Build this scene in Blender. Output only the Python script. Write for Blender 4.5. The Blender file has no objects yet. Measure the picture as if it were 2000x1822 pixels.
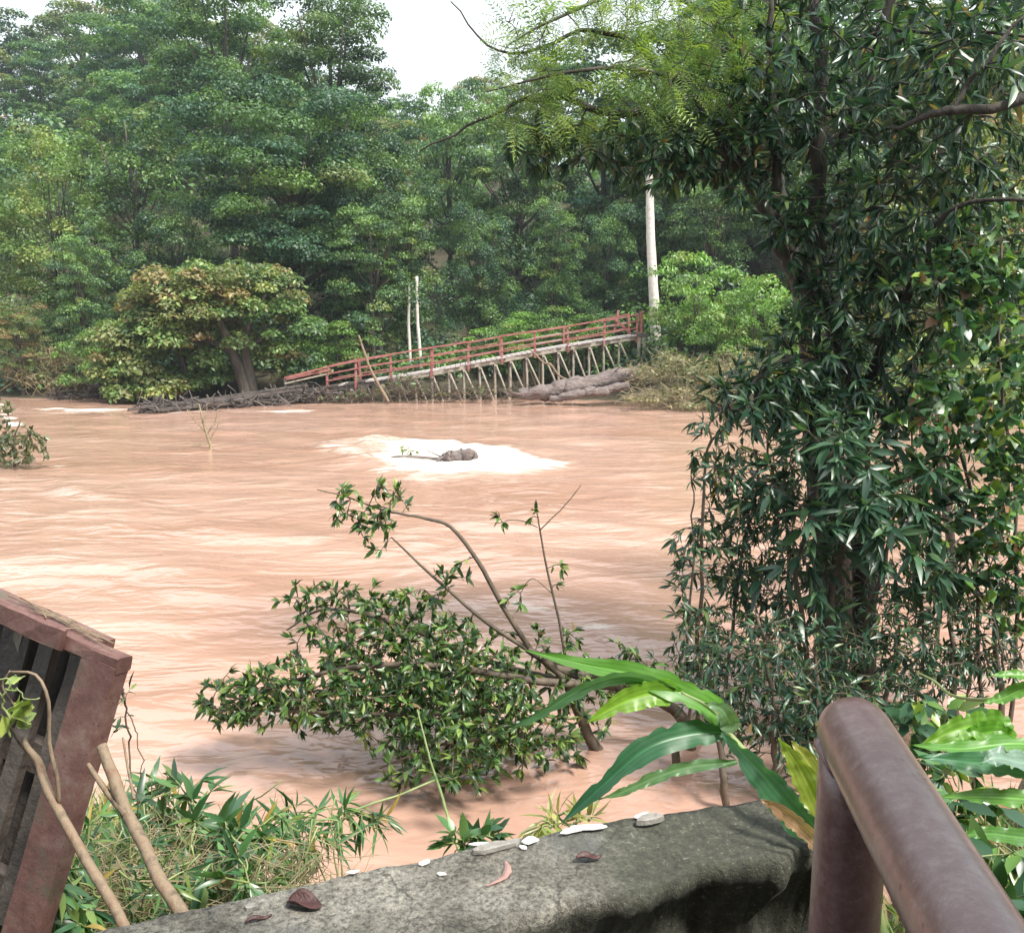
import bpy, math, random
import numpy as np
from mathutils import Vector, Matrix

# ------------------------------------------------------------------ camera, sky, sun, exposure
SC = bpy.context.scene
COL = SC.collection
H_CAM = 3.24
F_PX = 1700.0
PITCH = math.radians(9.06)
cam_d = bpy.data.cameras.new('camera')
cam_d.sensor_fit = 'HORIZONTAL'
cam_d.sensor_width = 36.0
cam_d.lens = 36.0 * F_PX / 2000.0
cam_d.clip_start = 0.05
cam_d.clip_end = 1000.0
cam = bpy.data.objects.new('camera', cam_d)
COL.objects.link(cam)
cam.location = (0, 0, H_CAM)
cam.rotation_euler = (math.radians(90) - PITCH, 0, 0)
SC.camera = cam

SUN_EL, SUN_AZ = math.radians(56), math.radians(126)      # azimuth measured from +Y towards +X
W = bpy.data.worlds.new('World')
SC.world = W
W.use_nodes = True
wn, wl = W.node_tree.nodes, W.node_tree.links
bg = wn['Background']
sky = wn.new('ShaderNodeTexSky')
sky.sky_type = 'NISHITA'
sky.sun_disc = False
sky.sun_elevation = SUN_EL
sky.sun_rotation = SUN_AZ
sky.air_density = 1.3
sky.dust_density = 4.0
cl = wn.new('ShaderNodeMixRGB')                           # thin bright cloud cover over the whole sky
cl.inputs['Fac'].default_value = 0.80
cl.inputs['Color2'].default_value = (7.2, 7.6, 7.9, 1)
wl.new(sky.outputs['Color'], cl.inputs['Color1'])
wl.new(cl.outputs['Color'], bg.inputs['Color'])
bg.inputs['Strength'].default_value = 0.10

sun_d = bpy.data.lights.new('sun', 'SUN')
sun_d.energy = 3.6
sun_d.angle = math.radians(13)
sun_d.color = (1.0, 0.95, 0.86)
sun = bpy.data.objects.new('sun', sun_d)
COL.objects.link(sun)
sdir = Vector((math.sin(SUN_AZ) * math.cos(SUN_EL), math.cos(SUN_AZ) * math.cos(SUN_EL), math.sin(SUN_EL)))
sun.rotation_euler = sdir.to_track_quat('Z', 'Y').to_euler()
sun.location = sdir * 50

SC.view_settings.view_transform = 'Standard'
SC.view_settings.look = 'None'
SC.view_settings.gamma = 1.0
SC.view_settings.exposure = 1.12
SC.view_settings.use_curve_mapping = False
SC.render.engine = 'CYCLES'
SC.cycles.use_denoising = True
SC.cycles.max_bounces = 6
SC.cycles.diffuse_bounces = 3
SC.cycles.glossy_bounces = 2
SC.cycles.transmission_bounces = 3
SC.cycles.volume_bounces = 1
SC.cycles.transparent_max_bounces = 4
SC.cycles.caustics_reflective = False
SC.cycles.caustics_refractive = False
SC.cycles.sample_clamp_indirect = 4.0

# ------------------------------------------------------------------ helpers
CP, SP = math.cos(PITCH), math.sin(PITCH)
C0 = np.array((0, 0, H_CAM), float)

def ray(px, py):
    dx, dy = (px - 1000.0) / F_PX, -(py - 911.0) / F_PX
    return np.array((dx, CP + dy * SP, -SP + dy * CP))

def P(px, py, Y):
    """point seen at a photo pixel, at world depth Y"""
    r = ray(px, py)
    return C0 + r * (Y / r[1])

def G(px, py, z=0.0):
    """point seen at a photo pixel, on the level z"""
    r = ray(px, py)
    return C0 + r * ((z - H_CAM) / r[2])

def unit(v):
    v = np.asarray(v, float)
    return v / (np.linalg.norm(v, axis=-1, keepdims=True) + 1e-9)

def hash2(ix, iy, seed):
    n = (ix.astype(np.int64) * 374761393 + iy.astype(np.int64) * 668265263 + seed * 1442695041) & 0x7fffffff
    n = (n ^ (n >> 13)) * 1274126177 & 0x7fffffff
    n = n ^ (n >> 16)
    return (n & 0xffff) / 65535.0

def vnoise(x, y, seed=0):
    x, y = np.asarray(x, float), np.asarray(y, float)
    ix, iy = np.floor(x), np.floor(y)
    fx, fy = x - ix, y - iy
    fx, fy = fx * fx * (3 - 2 * fx), fy * fy * (3 - 2 * fy)
    a, b = hash2(ix, iy, seed), hash2(ix + 1, iy, seed)
    c, d = hash2(ix, iy + 1, seed), hash2(ix + 1, iy + 1, seed)
    return (a * (1 - fx) + b * fx) * (1 - fy) + (c * (1 - fx) + d * fx) * fy

def fbm(x, y, seed=0, octv=4):
    s, a, t = 0, 0.5, 0
    for k in range(octv):
        s = s + a * vnoise(np.asarray(x) * 2 ** k, np.asarray(y) * 2 ** k, seed + 17 * k)
        t += a
        a *= 0.5
    return s / t

def tag(o, label=None, cat=None, group=None, kind=None):
    if label: o['label'] = label
    if cat: o['category'] = cat
    if group: o['group'] = group
    if kind: o['kind'] = kind
    return o

def empty(name, loc, label, cat, group=None):
    o = bpy.data.objects.new(name, None)
    COL.objects.link(o)
    o.location = loc
    o.empty_display_size = 0.2
    return tag(o, label, cat, group)

def mesh(name, V, faces, mat, smooth=False, col=None, attrs=None):
    """faces: (n,3)/(n,4) int array or list of index lists"""
    me = bpy.data.meshes.new(name)
    V = np.asarray(V, np.float32)
    if isinstance(faces, np.ndarray):
        n, k = faces.shape
        me.vertices.add(len(V)); me.vertices.foreach_set('co', V.ravel())
        me.loops.add(n * k); me.loops.foreach_set('vertex_index', faces.astype(np.int32).ravel())
        me.polygons.add(n)
        me.polygons.foreach_set('loop_start', np.arange(0, n * k, k, dtype=np.int32))
        me.polygons.foreach_set('loop_total', np.full(n, k, np.int32))
        me.update(calc_edges=True)
    else:
        me.from_pydata([tuple(v) for v in V.tolist()], [], faces)
        me.update()
    if smooth:
        me.polygons.foreach_set('use_smooth', np.ones(len(me.polygons), bool))
    if col is not None:
        a = me.attributes.new('col', 'FLOAT_COLOR', 'POINT')
        c4 = np.ones((len(V), 4), np.float32); c4[:, :3] = col
        a.data.foreach_set('color', c4.ravel())
    for k_, v_ in (attrs or {}).items():
        a = me.attributes.new(k_, 'FLOAT', 'POINT')
        a.data.foreach_set('value', np.asarray(v_, np.float32))
    me.materials.append(mat)
    return me

def obj(name, me, parent=None, world=True):
    o = bpy.data.objects.new(name, me)
    COL.objects.link(o)
    if parent is not None:
        o.parent = parent
        if world:
            if parent.parent is None:
                o.location = -Vector(parent.location)
    return o

class MB:
    """collects shapes into one mesh"""
    def __init__(self):
        self.V, self.F, self.n = [], [], 0
    def add(self, V, F):
        V = np.asarray(V, float)
        self.V.append(V)
        self.F += [[i + self.n for i in f] for f in F]
        self.n += len(V)
        return self
    def tube(self, pts, rad, n=8, wob=0, rng=None, cap=True):
        V, F = tube(pts, rad, n, wob, rng, cap)
        return self.add(V, F)
    def beam(self, *a, **k):
        V, F = beam(*a, **k)
        return self.add(V, F)
    def build(self, name, mat, parent=None, smooth=False):
        return obj(name, mesh(name, np.concatenate(self.V), self.F, mat, smooth), parent)

def spline(pts, n):
    """Catmull-Rom through pts, n samples"""
    p = np.asarray(pts, float)
    if len(p) == 2:
        t = np.linspace(0, 1, n)[:, None]
        return p[0] * (1 - t) + p[1] * t
    q = np.vstack([2 * p[0] - p[1], p, 2 * p[-1] - p[-2]])
    u = np.linspace(0, len(p) - 1 - 1e-6, n)
    i = u.astype(int); t = (u - i)[:, None]
    a, b, c, d = q[i], q[i + 1], q[i + 2], q[i + 3]
    return 0.5 * (2 * b + (c - a) * t + (2 * a - 5 * b + 4 * c - d) * t ** 2 + (3 * b - a - 3 * c + d) * t ** 3)

def tube(pts, rad, n=8, wob=0, rng=None, cap=True):
    p = np.asarray(pts, float); m = len(p)
    r = np.interp(np.linspace(0, 1, m), np.linspace(0, 1, len(rad)), rad) if np.ndim(rad) else np.full(m, rad)
    d = unit(np.gradient(p, axis=0))
    ref = np.array((0, 0, 1.0)) if abs(d[0][2]) < 0.9 else np.array((1.0, 0, 0))
    V = []
    x = unit(np.cross(ref, d[0]))
    for i in range(m):
        x = unit(x - d[i] * np.dot(x, d[i])); y = np.cross(d[i], x)
        a = np.arange(n) * 2 * math.pi / n
        rr = r[i] * (1 + (wob * (rng.random(n) - 0.5) if wob else 0))
        V.append(p[i] + np.outer(np.cos(a) * rr, x) + np.outer(np.sin(a) * rr, y))
    F = []
    for i in range(m - 1):
        for k in range(n):
            k2 = (k + 1) % n
            F.append([i * n + k, i * n + k2, (i + 1) * n + k2, (i + 1) * n + k])
    if cap:
        F.append(list(range(n - 1, -1, -1))); F.append([(m - 1) * n + k for k in range(n)])
    return np.concatenate(V), F

def beam(p0, p1, w, h, up=(0, 0, 1), ch=0.08, seg=1, jit=0.0, rng=None):
    """squared timber with chamfered edges; w across, h along up"""
    p0, p1 = np.asarray(p0, float), np.asarray(p1, float)
    d = unit(p1 - p0); x = unit(np.cross(d, up)); y = np.cross(x, d)
    c = ch * min(w, h); a, b = w / 2, h / 2
    prof = [(-a + c, -b), (a - c, -b), (a, -b + c), (a, b - c), (a - c, b), (-a + c, b), (-a, b - c), (-a, -b + c)]
    V = []
    for i in range(seg + 1):
        c0 = p0 + (p1 - p0) * i / seg
        for (u, v) in prof:
            ju, jv = ((rng.random(2) - 0.5) * jit) if jit else (0, 0)
            V.append(c0 + x * (u + ju) + y * (v + jv))
    F = []
    for i in range(seg):
        for k in range(8):
            k2 = (k + 1) % 8
            F.append([i * 8 + k, i * 8 + k2, (i + 1) * 8 + k2, (i + 1) * 8 + k])
    F.append(list(range(7, -1, -1))); F.append([seg * 8 + k for k in range(8)])
    return np.array(V), F

# ------------------------------------------------------------------ materials
def new_mat(name):
    m = bpy.data.materials.new(name)
    m.use_nodes = True
    nt = m.node_tree
    b = nt.nodes['Principled BSDF']
    return m, nt.nodes, nt.links, b

def node(ns, t, **kw):
    n = ns.new(t)
    for k, v in kw.items():
        setattr(n, k, v)
    return n

def ramp(ns, stops):
    r = ns.new('ShaderNodeValToRGB')
    e = r.color_ramp.elements
    while len(e) < len(stops):
        e.new(0.5)
    for i, (p, c) in enumerate(stops):
        e[i].position = p
        e[i].color = (c[0], c[1], c[2], 1) if np.ndim(c) else (c, c, c, 1)
    return r

def noise(ns, ls, scale, detail=4, rough=0.55, coord=None, mscale=None, dist=0.0):
    t = ns.new('ShaderNodeTexNoise')
    t.inputs['Scale'].default_value = scale
    t.inputs['Detail'].default_value = detail
    t.inputs['Roughness'].default_value = rough
    t.inputs['Distortion'].default_value = dist
    if coord is None:
        tc = ns.new('ShaderNodeTexCoord'); coord = tc.outputs['Object']
    if mscale:
        mp = ns.new('ShaderNodeMapping'); mp.inputs['Scale'].default_value = mscale
        ls.new(coord, mp.inputs['Vector']); coord = mp.outputs['Vector']
    ls.new(coord, t.inputs['Vector'])
    return t

def mixc(ns, ls, fac, a, b, mode='MIX'):
    m = ns.new('ShaderNodeMixRGB'); m.blend_type = mode
    for k, v in (('Fac', fac), ('Color1', a), ('Color2', b)):
        if hasattr(v, 'is_linked'): ls.new(v, m.inputs[k])
        elif k == 'Fac': m.inputs[k].default_value = v
        else: m.inputs[k].default_value = (*v, 1)
    return m.outputs['Color']

def bump(ns, ls, b, h, strength=0.4, dist=0.02):
    n = ns.new('ShaderNodeBump')
    n.inputs['Strength'].default_value = strength
    n.inputs['Distance'].default_value = dist
    ls.new(h, n.inputs['Height'])
    ls.new(n.outputs['Normal'], b.inputs['Normal'])
    return n

def simple_mat(name, c1, c2, scale=6, rough=0.7, bscale=None, bstr=0.4, bdist=0.01, stretch=None, c3=None):
    m, ns, ls, b = new_mat(name)
    n1 = noise(ns, ls, scale, 6, 0.62, mscale=stretch)
    stops = [(0.32, c1), (0.66, c2)] if c3 is None else [(0.3, c1), (0.5, c2), (0.7, c3)]
    r = ramp(ns, stops); ls.new(n1.outputs['Fac'], r.inputs['Fac'])
    ls.new(r.outputs['Color'], b.inputs['Base Color'])
    b.inputs['Roughness'].default_value = rough
    n2 = noise(ns, ls, bscale or scale * 4, 5, 0.6, mscale=stretch)
    bump(ns, ls, b, n2.outputs['Fac'], bstr, bdist)
    return m

def leaf_mat(name, rough=0.42, trans=0.32, spec=0.5, vary=0.25):
    m, ns, ls, b = new_mat(name)
    at = node(ns, 'ShaderNodeAttribute', attribute_name='col')
    oi = ns.new('ShaderNodeObjectInfo')
    hs = ns.new('ShaderNodeHueSaturation')
    mr = ns.new('ShaderNodeMapRange')
    mr.inputs['To Min'].default_value = 1 - vary; mr.inputs['To Max'].default_value = 1 + vary
    ls.new(oi.outputs['Random'], mr.inputs['Value'])
    ls.new(mr.outputs['Result'], hs.inputs['Value'])
    ls.new(at.outputs['Color'], hs.inputs['Color'])
    ls.new(hs.outputs['Color'], b.inputs['Base Color'])
    b.inputs['Roughness'].default_value = rough
    b.inputs['Specular IOR Level'].default_value = spec
    tr = ns.new('ShaderNodeBsdfTranslucent')
    tc = mixc(ns, ls, 1.0, hs.outputs['Color'], (1.5, 1.6, 0.7), 'MULTIPLY')
    ls.new(tc, tr.inputs['Color'])
    mx = ns.new('ShaderNodeMixShader'); mx.inputs['Fac'].default_value = trans
    ls.new(b.outputs['BSDF'], mx.inputs[1]); ls.new(tr.outputs['BSDF'], mx.inputs[2])
    ls.new(mx.outputs['Shader'], ns['Material Output'].inputs['Surface'])
    return m

M = {}
M['leaf'] = leaf_mat('foliage', 0.45, 0.30, 0.5)
M['leaf_near'] = leaf_mat('glossy_foliage', 0.36, 0.25, 0.6, 0.12)
M['bark'] = simple_mat('bark', (0.030, 0.024, 0.019), (0.10, 0.085, 0.07), 5, 0.85, 24, 0.6, 0.03, (1, 1, 0.3))
M['bark_dark'] = simple_mat('dark_bark', (0.012, 0.010, 0.008), (0.055, 0.045, 0.036), 6, 0.85, 28, 0.8, 0.03, (1, 1, 0.3))
M['bark_pale'] = simple_mat('pale_bark', (0.40, 0.37, 0.34), (0.66, 0.63, 0.58), 3, 0.8, 20, 0.4, 0.02, c3=(0.50, 0.42, 0.38))
M['twig'] = simple_mat('twig', (0.05, 0.038, 0.028), (0.13, 0.10, 0.07), 9, 0.75, 30, 0.3, 0.004)
M['stick'] = simple_mat('dry_stick', (0.085, 0.06, 0.042), (0.22, 0.165, 0.11), 26, 0.75, 90, 0.8, 0.004, (1, 1, 0.35), c3=(0.17, 0.095, 0.06))
M['green_stem'] = simple_mat('green_stem', (0.10, 0.16, 0.05), (0.26, 0.30, 0.12), 8, 0.45, 50, 0.2, 0.002)
M['driftwood'] = simple_mat('driftwood', (0.05, 0.038, 0.036), (0.20, 0.165, 0.155), 3.5, 0.85, 11, 1.0, 0.12, (0.35, 1, 1), c3=(0.12, 0.085, 0.075))
M['dark_wood'] = simple_mat('wet_timber', (0.035, 0.028, 0.026), (0.11, 0.09, 0.08), 4, 0.6, 20, 0.5, 0.02)
M['grey_wood'] = simple_mat('weathered_timber', (0.15, 0.125, 0.105), (0.34, 0.30, 0.25), 3, 0.85, 16, 0.5, 0.02, c3=(0.22, 0.20, 0.14))
M['deck_wood'] = simple_mat('bleached_deck_boards', (0.30, 0.27, 0.26), (0.52, 0.48, 0.47), 2.5, 0.8, 18, 0.4, 0.01)
M['red_wood'] = simple_mat('faded_red_paint', (0.15, 0.042, 0.038), (0.27, 0.095, 0.082), 3.5, 0.75, 18, 0.4, 0.01, c3=(0.27, 0.17, 0.15))
M['straw'] = simple_mat('dry_straw', (0.12, 0.10, 0.055), (0.32, 0.27, 0.16), 2, 0.85)

def mat_maroon():
    m, ns, ls, b = new_mat('worn_maroon_paint')
    n1 = noise(ns, ls, 9, 6, 0.7, mscale=(1, 1, 1))
    r = ramp(ns, [(0.30, (0.080, 0.036, 0.031)), (0.50, (0.145, 0.073, 0.063)), (0.70, (0.21, 0.145, 0.122))])
    ls.new(n1.outputs['Fac'], r.inputs['Fac'])
    n2 = noise(ns, ls, 4, 5, 0.7)
    r2 = ramp(ns, [(0.56, 0.0), (0.66, 1.0)]); ls.new(n2.outputs['Fac'], r2.inputs['Fac'])
    c = mixc(ns, ls, r2.outputs['Color'], r.outputs['Color'], (0.10, 0.085, 0.06))
    n4 = noise(ns, ls, 90, 3, 0.6)
    r4 = ramp(ns, [(0.32, 0.7), (0.38, 0.0)]); ls.new(n4.outputs['Fac'], r4.inputs['Fac'])
    c = mixc(ns, ls, r4.outputs['Color'], c, (0.05, 0.03, 0.028))
    ls.new(c, b.inputs['Base Color']); b.inputs['Roughness'].default_value = 0.62
    n3 = noise(ns, ls, 60, 6, 0.65); bump(ns, ls, b, n3.outputs['Fac'], 0.5, 0.004)
    return m
M['maroon'] = mat_maroon()

def mat_pipe():
    m, ns, ls, b = new_mat('brown_painted_steel_pipe')
    n1 = noise(ns, ls, 60, 8, 0.8)
    r = ramp(ns, [(0.30, (0.125, 0.060, 0.055)), (0.50, (0.185, 0.103, 0.097)), (0.70, (0.27, 0.195, 0.188))])
    ls.new(n1.outputs['Fac'], r.inputs['Fac'])
    v = ns.new('ShaderNodeTexVoronoi'); v.inputs['Scale'].default_value = 34
    tc = ns.new('ShaderNodeTexCoord'); ls.new(tc.outputs['Object'], v.inputs['Vector'])
    rv = ramp(ns, [(0.07, 1.0), (0.12, 0.0)]); ls.new(v.outputs['Distance'], rv.inputs['Fac'])
    nn = noise(ns, ls, 9, 2); rn = ramp(ns, [(0.44, 0.0), (0.52, 1.0)]); ls.new(nn.outputs['Fac'], rn.inputs['Fac'])
    f = mixc(ns, ls, 1.0, rv.outputs['Color'], rn.outputs['Color'], 'MULTIPLY')
    c = mixc(ns, ls, f, r.outputs['Color'], (0.07, 0.03, 0.028))
    nr = noise(ns, ls, 18, 9, 0.82); rr_ = ramp(ns, [(0.645, 0.0), (0.66, 0.9)]); ls.new(nr.outputs['Fac'], rr_.inputs['Fac'])
    c = mixc(ns, ls, rr_.outputs['Color'], c, (0.085, 0.035, 0.018))
    ls.new(c, b.inputs['Base Color'])
    n4 = noise(ns, ls, 22, 5, 0.7); rr = ramp(ns, [(0.3, 0.26), (0.7, 0.42)]); ls.new(n4.outputs['Fac'], rr.inputs['Fac'])
    ls.new(rr.outputs['Color'], b.inputs['Roughness'])
    b.inputs['Coat Weight'].default_value = 0.6
    b.inputs['Coat Roughness'].default_value = 0.28
    n3 = noise(ns, ls, 130, 4, 0.6); bump(ns, ls, b, n3.outputs['Fac'], 0.25, 0.002)
    return m
M['pipe'] = mat_pipe()

def mat_concrete():
    m, ns, ls, b = new_mat('lichened_concrete')
    n1 = noise(ns, ls, 7, 8, 0.7)
    r = ramp(ns, [(0.30, (0.065, 0.062, 0.05)), (0.47, (0.165, 0.155, 0.13)), (0.68, (0.29, 0.275, 0.235))])
    ls.new(n1.outputs['Fac'], r.inputs['Fac'])
    n2 = noise(ns, ls, 110, 4, 0.75)
    r2 = ramp(ns, [(0.36, 0.35), (0.50, 0.9), (0.66, 1.45)]); ls.new(n2.outputs['Fac'], r2.inputs['Fac'])
    c = mixc(ns, ls, 1.0, r.outputs['Color'], r2.outputs['Color'], 'MULTIPLY')
    at = node(ns, 'ShaderNodeAttribute', attribute_name='moss_shade')  # one mask for mossy growth and painted-in shade
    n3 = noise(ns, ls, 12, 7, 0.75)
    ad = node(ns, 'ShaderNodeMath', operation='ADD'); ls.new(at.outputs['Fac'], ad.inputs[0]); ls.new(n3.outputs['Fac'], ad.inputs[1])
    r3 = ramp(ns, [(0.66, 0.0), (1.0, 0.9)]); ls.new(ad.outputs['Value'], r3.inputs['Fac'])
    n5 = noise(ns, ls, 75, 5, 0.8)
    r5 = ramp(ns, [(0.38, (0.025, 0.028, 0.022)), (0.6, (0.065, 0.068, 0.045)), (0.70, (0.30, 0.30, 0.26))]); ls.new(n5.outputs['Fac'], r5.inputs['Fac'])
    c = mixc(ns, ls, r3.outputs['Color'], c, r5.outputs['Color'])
    n6 = noise(ns, ls, 3.1, 3, 0.5, dist=1.0)
    r6 = ramp(ns, [(0.60, 0.0), (0.68, 0.45)]); ls.new(n6.outputs['Fac'], r6.inputs['Fac'])
    c = mixc(ns, ls, r6.outputs['Color'], c, (0.11, 0.115, 0.12))
    vo = ns.new('ShaderNodeTexVoronoi'); vo.feature = 'DISTANCE_TO_EDGE'; vo.inputs['Scale'].default_value = 2.3
    nw = noise(ns, ls, 6, 5, 0.7); tcc = ns.new('ShaderNodeTexCoord')
    wv = mixc(ns, ls, 0.12, tcc.outputs['Object'], nw.outputs['Color'], 'ADD'); ls.new(wv, vo.inputs['Vector'])
    rc = ramp(ns, [(0.0015, 0.7), (0.006, 0.0)]); ls.new(vo.outputs['Distance'], rc.inputs['Fac'])
    c = mixc(ns, ls, rc.outputs['Color'], c, (0.02, 0.019, 0.016))
    ls.new(c, b.inputs['Base Color'])
    b.inputs['Roughness'].default_value = 0.9
    bump(ns, ls, b, n2.outputs['Fac'], 0.9, 0.008)
    return m
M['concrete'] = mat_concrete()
M['chip'] = simple_mat('white_paint_chip', (0.62, 0.60, 0.58), (0.8, 0.79, 0.78), 20, 0.7)
M['grey_chip'] = simple_mat('grey_render_chip', (0.16, 0.15, 0.135), (0.34, 0.33, 0.30), 30, 0.85)
M['pink_stain'] = simple_mat('pink_paint_run', (0.30, 0.17, 0.15), (0.38, 0.25, 0.22), 20, 0.7)
M['dead_leaf'] = simple_mat('dead_leaf', (0.030, 0.010, 0.010), (0.095, 0.035, 0.030), 20, 0.5)
M['foam'] = simple_mat('foam', (0.7, 0.66, 0.6), (0.82, 0.8, 0.77), 5, 0.6)

def mat_ground():
    m, ns, ls, b = new_mat('silty_forest_ground')
    n1 = noise(ns, ls, 0.35, 6, 0.65)
    r = ramp(ns, [(0.35, (0.035, 0.038, 0.020)), (0.55, (0.075, 0.06, 0.036)), (0.72, (0.085, 0.065, 0.042))])
    ls.new(n1.outputs['Fac'], r.inputs['Fac'])
    ls.new(r.outputs['Color'], b.inputs['Base Color'])
    b.inputs['Roughness'].default_value = 0.9
    n2 = noise(ns, ls, 6, 6, 0.7); bump(ns, ls, b, n2.outputs['Fac'], 0.8, 0.08)
    return m
M['ground'] = mat_ground()

def mat_water():
    m, ns, ls, b = new_mat('muddy_flood_water')
    n1 = noise(ns, ls, 0.28, 3, 0.5, mscale=(0.5, 1.2, 1), dist=0.8)
    r = ramp(ns, [(0.30, (0.35, 0.205, 0.150)), (0.52, (0.40, 0.250, 0.192)), (0.75, (0.445, 0.292, 0.232))])
    ls.new(n1.outputs['Fac'], r.inputs['Fac'])
    at = node(ns, 'ShaderNodeAttribute', attribute_name='foam')
    n2 = noise(ns, ls, 2.2, 8, 0.70, mscale=(0.42, 1.5, 1), dist=1.0)
    ad = node(ns, 'ShaderNodeMath', operation='ADD'); ls.new(at.outputs['Fac'], ad.inputs[0]); ls.new(n2.outputs['Fac'], ad.inputs[1])
    r2 = ramp(ns, [(0.76, 0.0), (1.04, 1.0)]); ls.new(ad.outputs['Value'], r2.inputs['Fac'])
    c = mixc(ns, ls, r2.outputs['Color'], r.outputs['Color'], (0.60, 0.55, 0.49))
    ls.new(c, b.inputs['Base Color'])
    rr = ramp(ns, [(0.0, 0.07), (1.0, 0.7)]); ls.new(r2.outputs['Color'], rr.inputs['Fac'])
    ls.new(rr.outputs['Color'], b.inputs['Roughness'])
    b.inputs['IOR'].default_value = 1.40
    b.inputs['Specular IOR Level'].default_value = 0.75
    n3 = noise(ns, ls, 1.1, 2.5, 0.5, mscale=(0.60, 1.35, 1), dist=1.4)
    n4 = noise(ns, ls, 4.2, 2.5, 0.5, mscale=(0.65, 1.25, 1), dist=1.2)
    a2 = node(ns, 'ShaderNodeMath', operation='MULTIPLY_ADD')
    ls.new(n4.outputs['Fac'], a2.inputs[0]); a2.inputs[1].default_value = 0.26; ls.new(n3.outputs['Fac'], a2.inputs[2])
    bump(ns, ls, b, a2.outputs['Value'], 0.65, 0.085)
    return m
M['water'] = mat_water()

# ------------------------------------------------------------------ terrain and river
FAR_X = np.array([-60, -26, -22, -16, -10, -3, 1, 5, 7.5, 10, 16, 60.])
FAR_Y = np.array([44, 41, 40.4, 40.6, 40.4, 40.6, 40.9, 38.6, 35.0, 33.8, 33, 34.])
NEAR_X = np.array([-60, -6, -3.0, -2.0, -1.2, -0.5, 0.4, 0.8, 1.2, 2.0, 3.2, 5.0, 9, 60.])
NEAR_Y = np.array([7.0, 6.2, 5.6, 4.9, 4.2, 3.5, 3.1, 3.1, 3.7, 4.4, 5.4, 7.4, 9, 10.])

def ground_z(x, y):
    x, y = np.asarray(x, float), np.asarray(y, float)
    fy = np.interp(x, FAR_X, FAR_Y); ny = np.interp(x, NEAR_X, NEAR_Y)
    d = y - fy
    n = fbm(x * 0.25 + 5, y * 0.25, 3, 4) - 0.5
    far = np.clip(d * 0.35, -1.4, 1.1) + n * 0.35
    far = far + np.clip(d - 3, 0, 14) * 0.10 + np.clip(d - 14, 0, 100) * (0.40 + 0.10 * np.clip(-x / 40, -1, 1)) * np.clip(1 - np.clip(d - 60, 0, 200) / 110, 0, 1)
    near = np.clip((ny - y) * 0.42, -1.4, 1.35) + n * 0.12
    return np.where(y < 20, near, far)

def grid_mesh(name, xs, ys, zf, mat):
    X, Y = np.meshgrid(xs, ys)
    Z = zf(X, Y)
    V = np.stack([X, Y, Z], -1).reshape(-1, 3)
    r, c = X.shape
    i = np.arange(r * c).reshape(r, c)
    F = np.stack([i[:-1, :-1], i[:-1, 1:], i[1:, 1:], i[1:, :-1]], -1).reshape(-1, 4)
    return mesh(name, V, F, mat, True)

xs = np.concatenate([np.linspace(-160, -30, 27)[:-1], np.linspace(-30, -4, 53)[:-1], np.linspace(-4, 6, 51)[:-1], np.linspace(6, 30, 49)[:-1], np.linspace(30, 160, 27)])
ys = np.concatenate([np.linspace(-60, 0, 13)[:-1], np.linspace(0, 10, 61)[:-1], np.linspace(10, 32, 12)[:-1], np.linspace(32, 60, 71)[:-1], np.linspace(60, 170, 45)])
tag(obj('ground', grid_mesh('ground', xs, ys, ground_z, M['ground'])), 'silty river banks and wooded hillside ground', 'ground', kind='structure')

def seg_dist(X, Y, a, b):
    ab = np.array(b) - np.array(a)
    t = np.clip(((X - a[0]) * ab[0] + (Y - a[1]) * ab[1]) / (ab @ ab), 0, 1)
    return np.hypot(X - a[0] - t * ab[0], Y - a[1] - t * ab[1])

def poly_sd(X, Y, poly):
    """signed distance, positive inside"""
    ins = np.zeros(X.shape, bool); d = np.full(X.shape, 1e9)
    for k in range(len(poly)):
        a, b = poly[k], poly[(k + 1) % len(poly)]
        d = np.minimum(d, seg_dist(X, Y, a, b))
        cond = ((a[1] > Y) != (b[1] > Y)) & (X < (b[0] - a[0]) * (Y - a[1]) / (b[1] - a[1] + 1e-12) + a[0])
        ins ^= cond
    return np.where(ins, d, -d)

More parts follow.
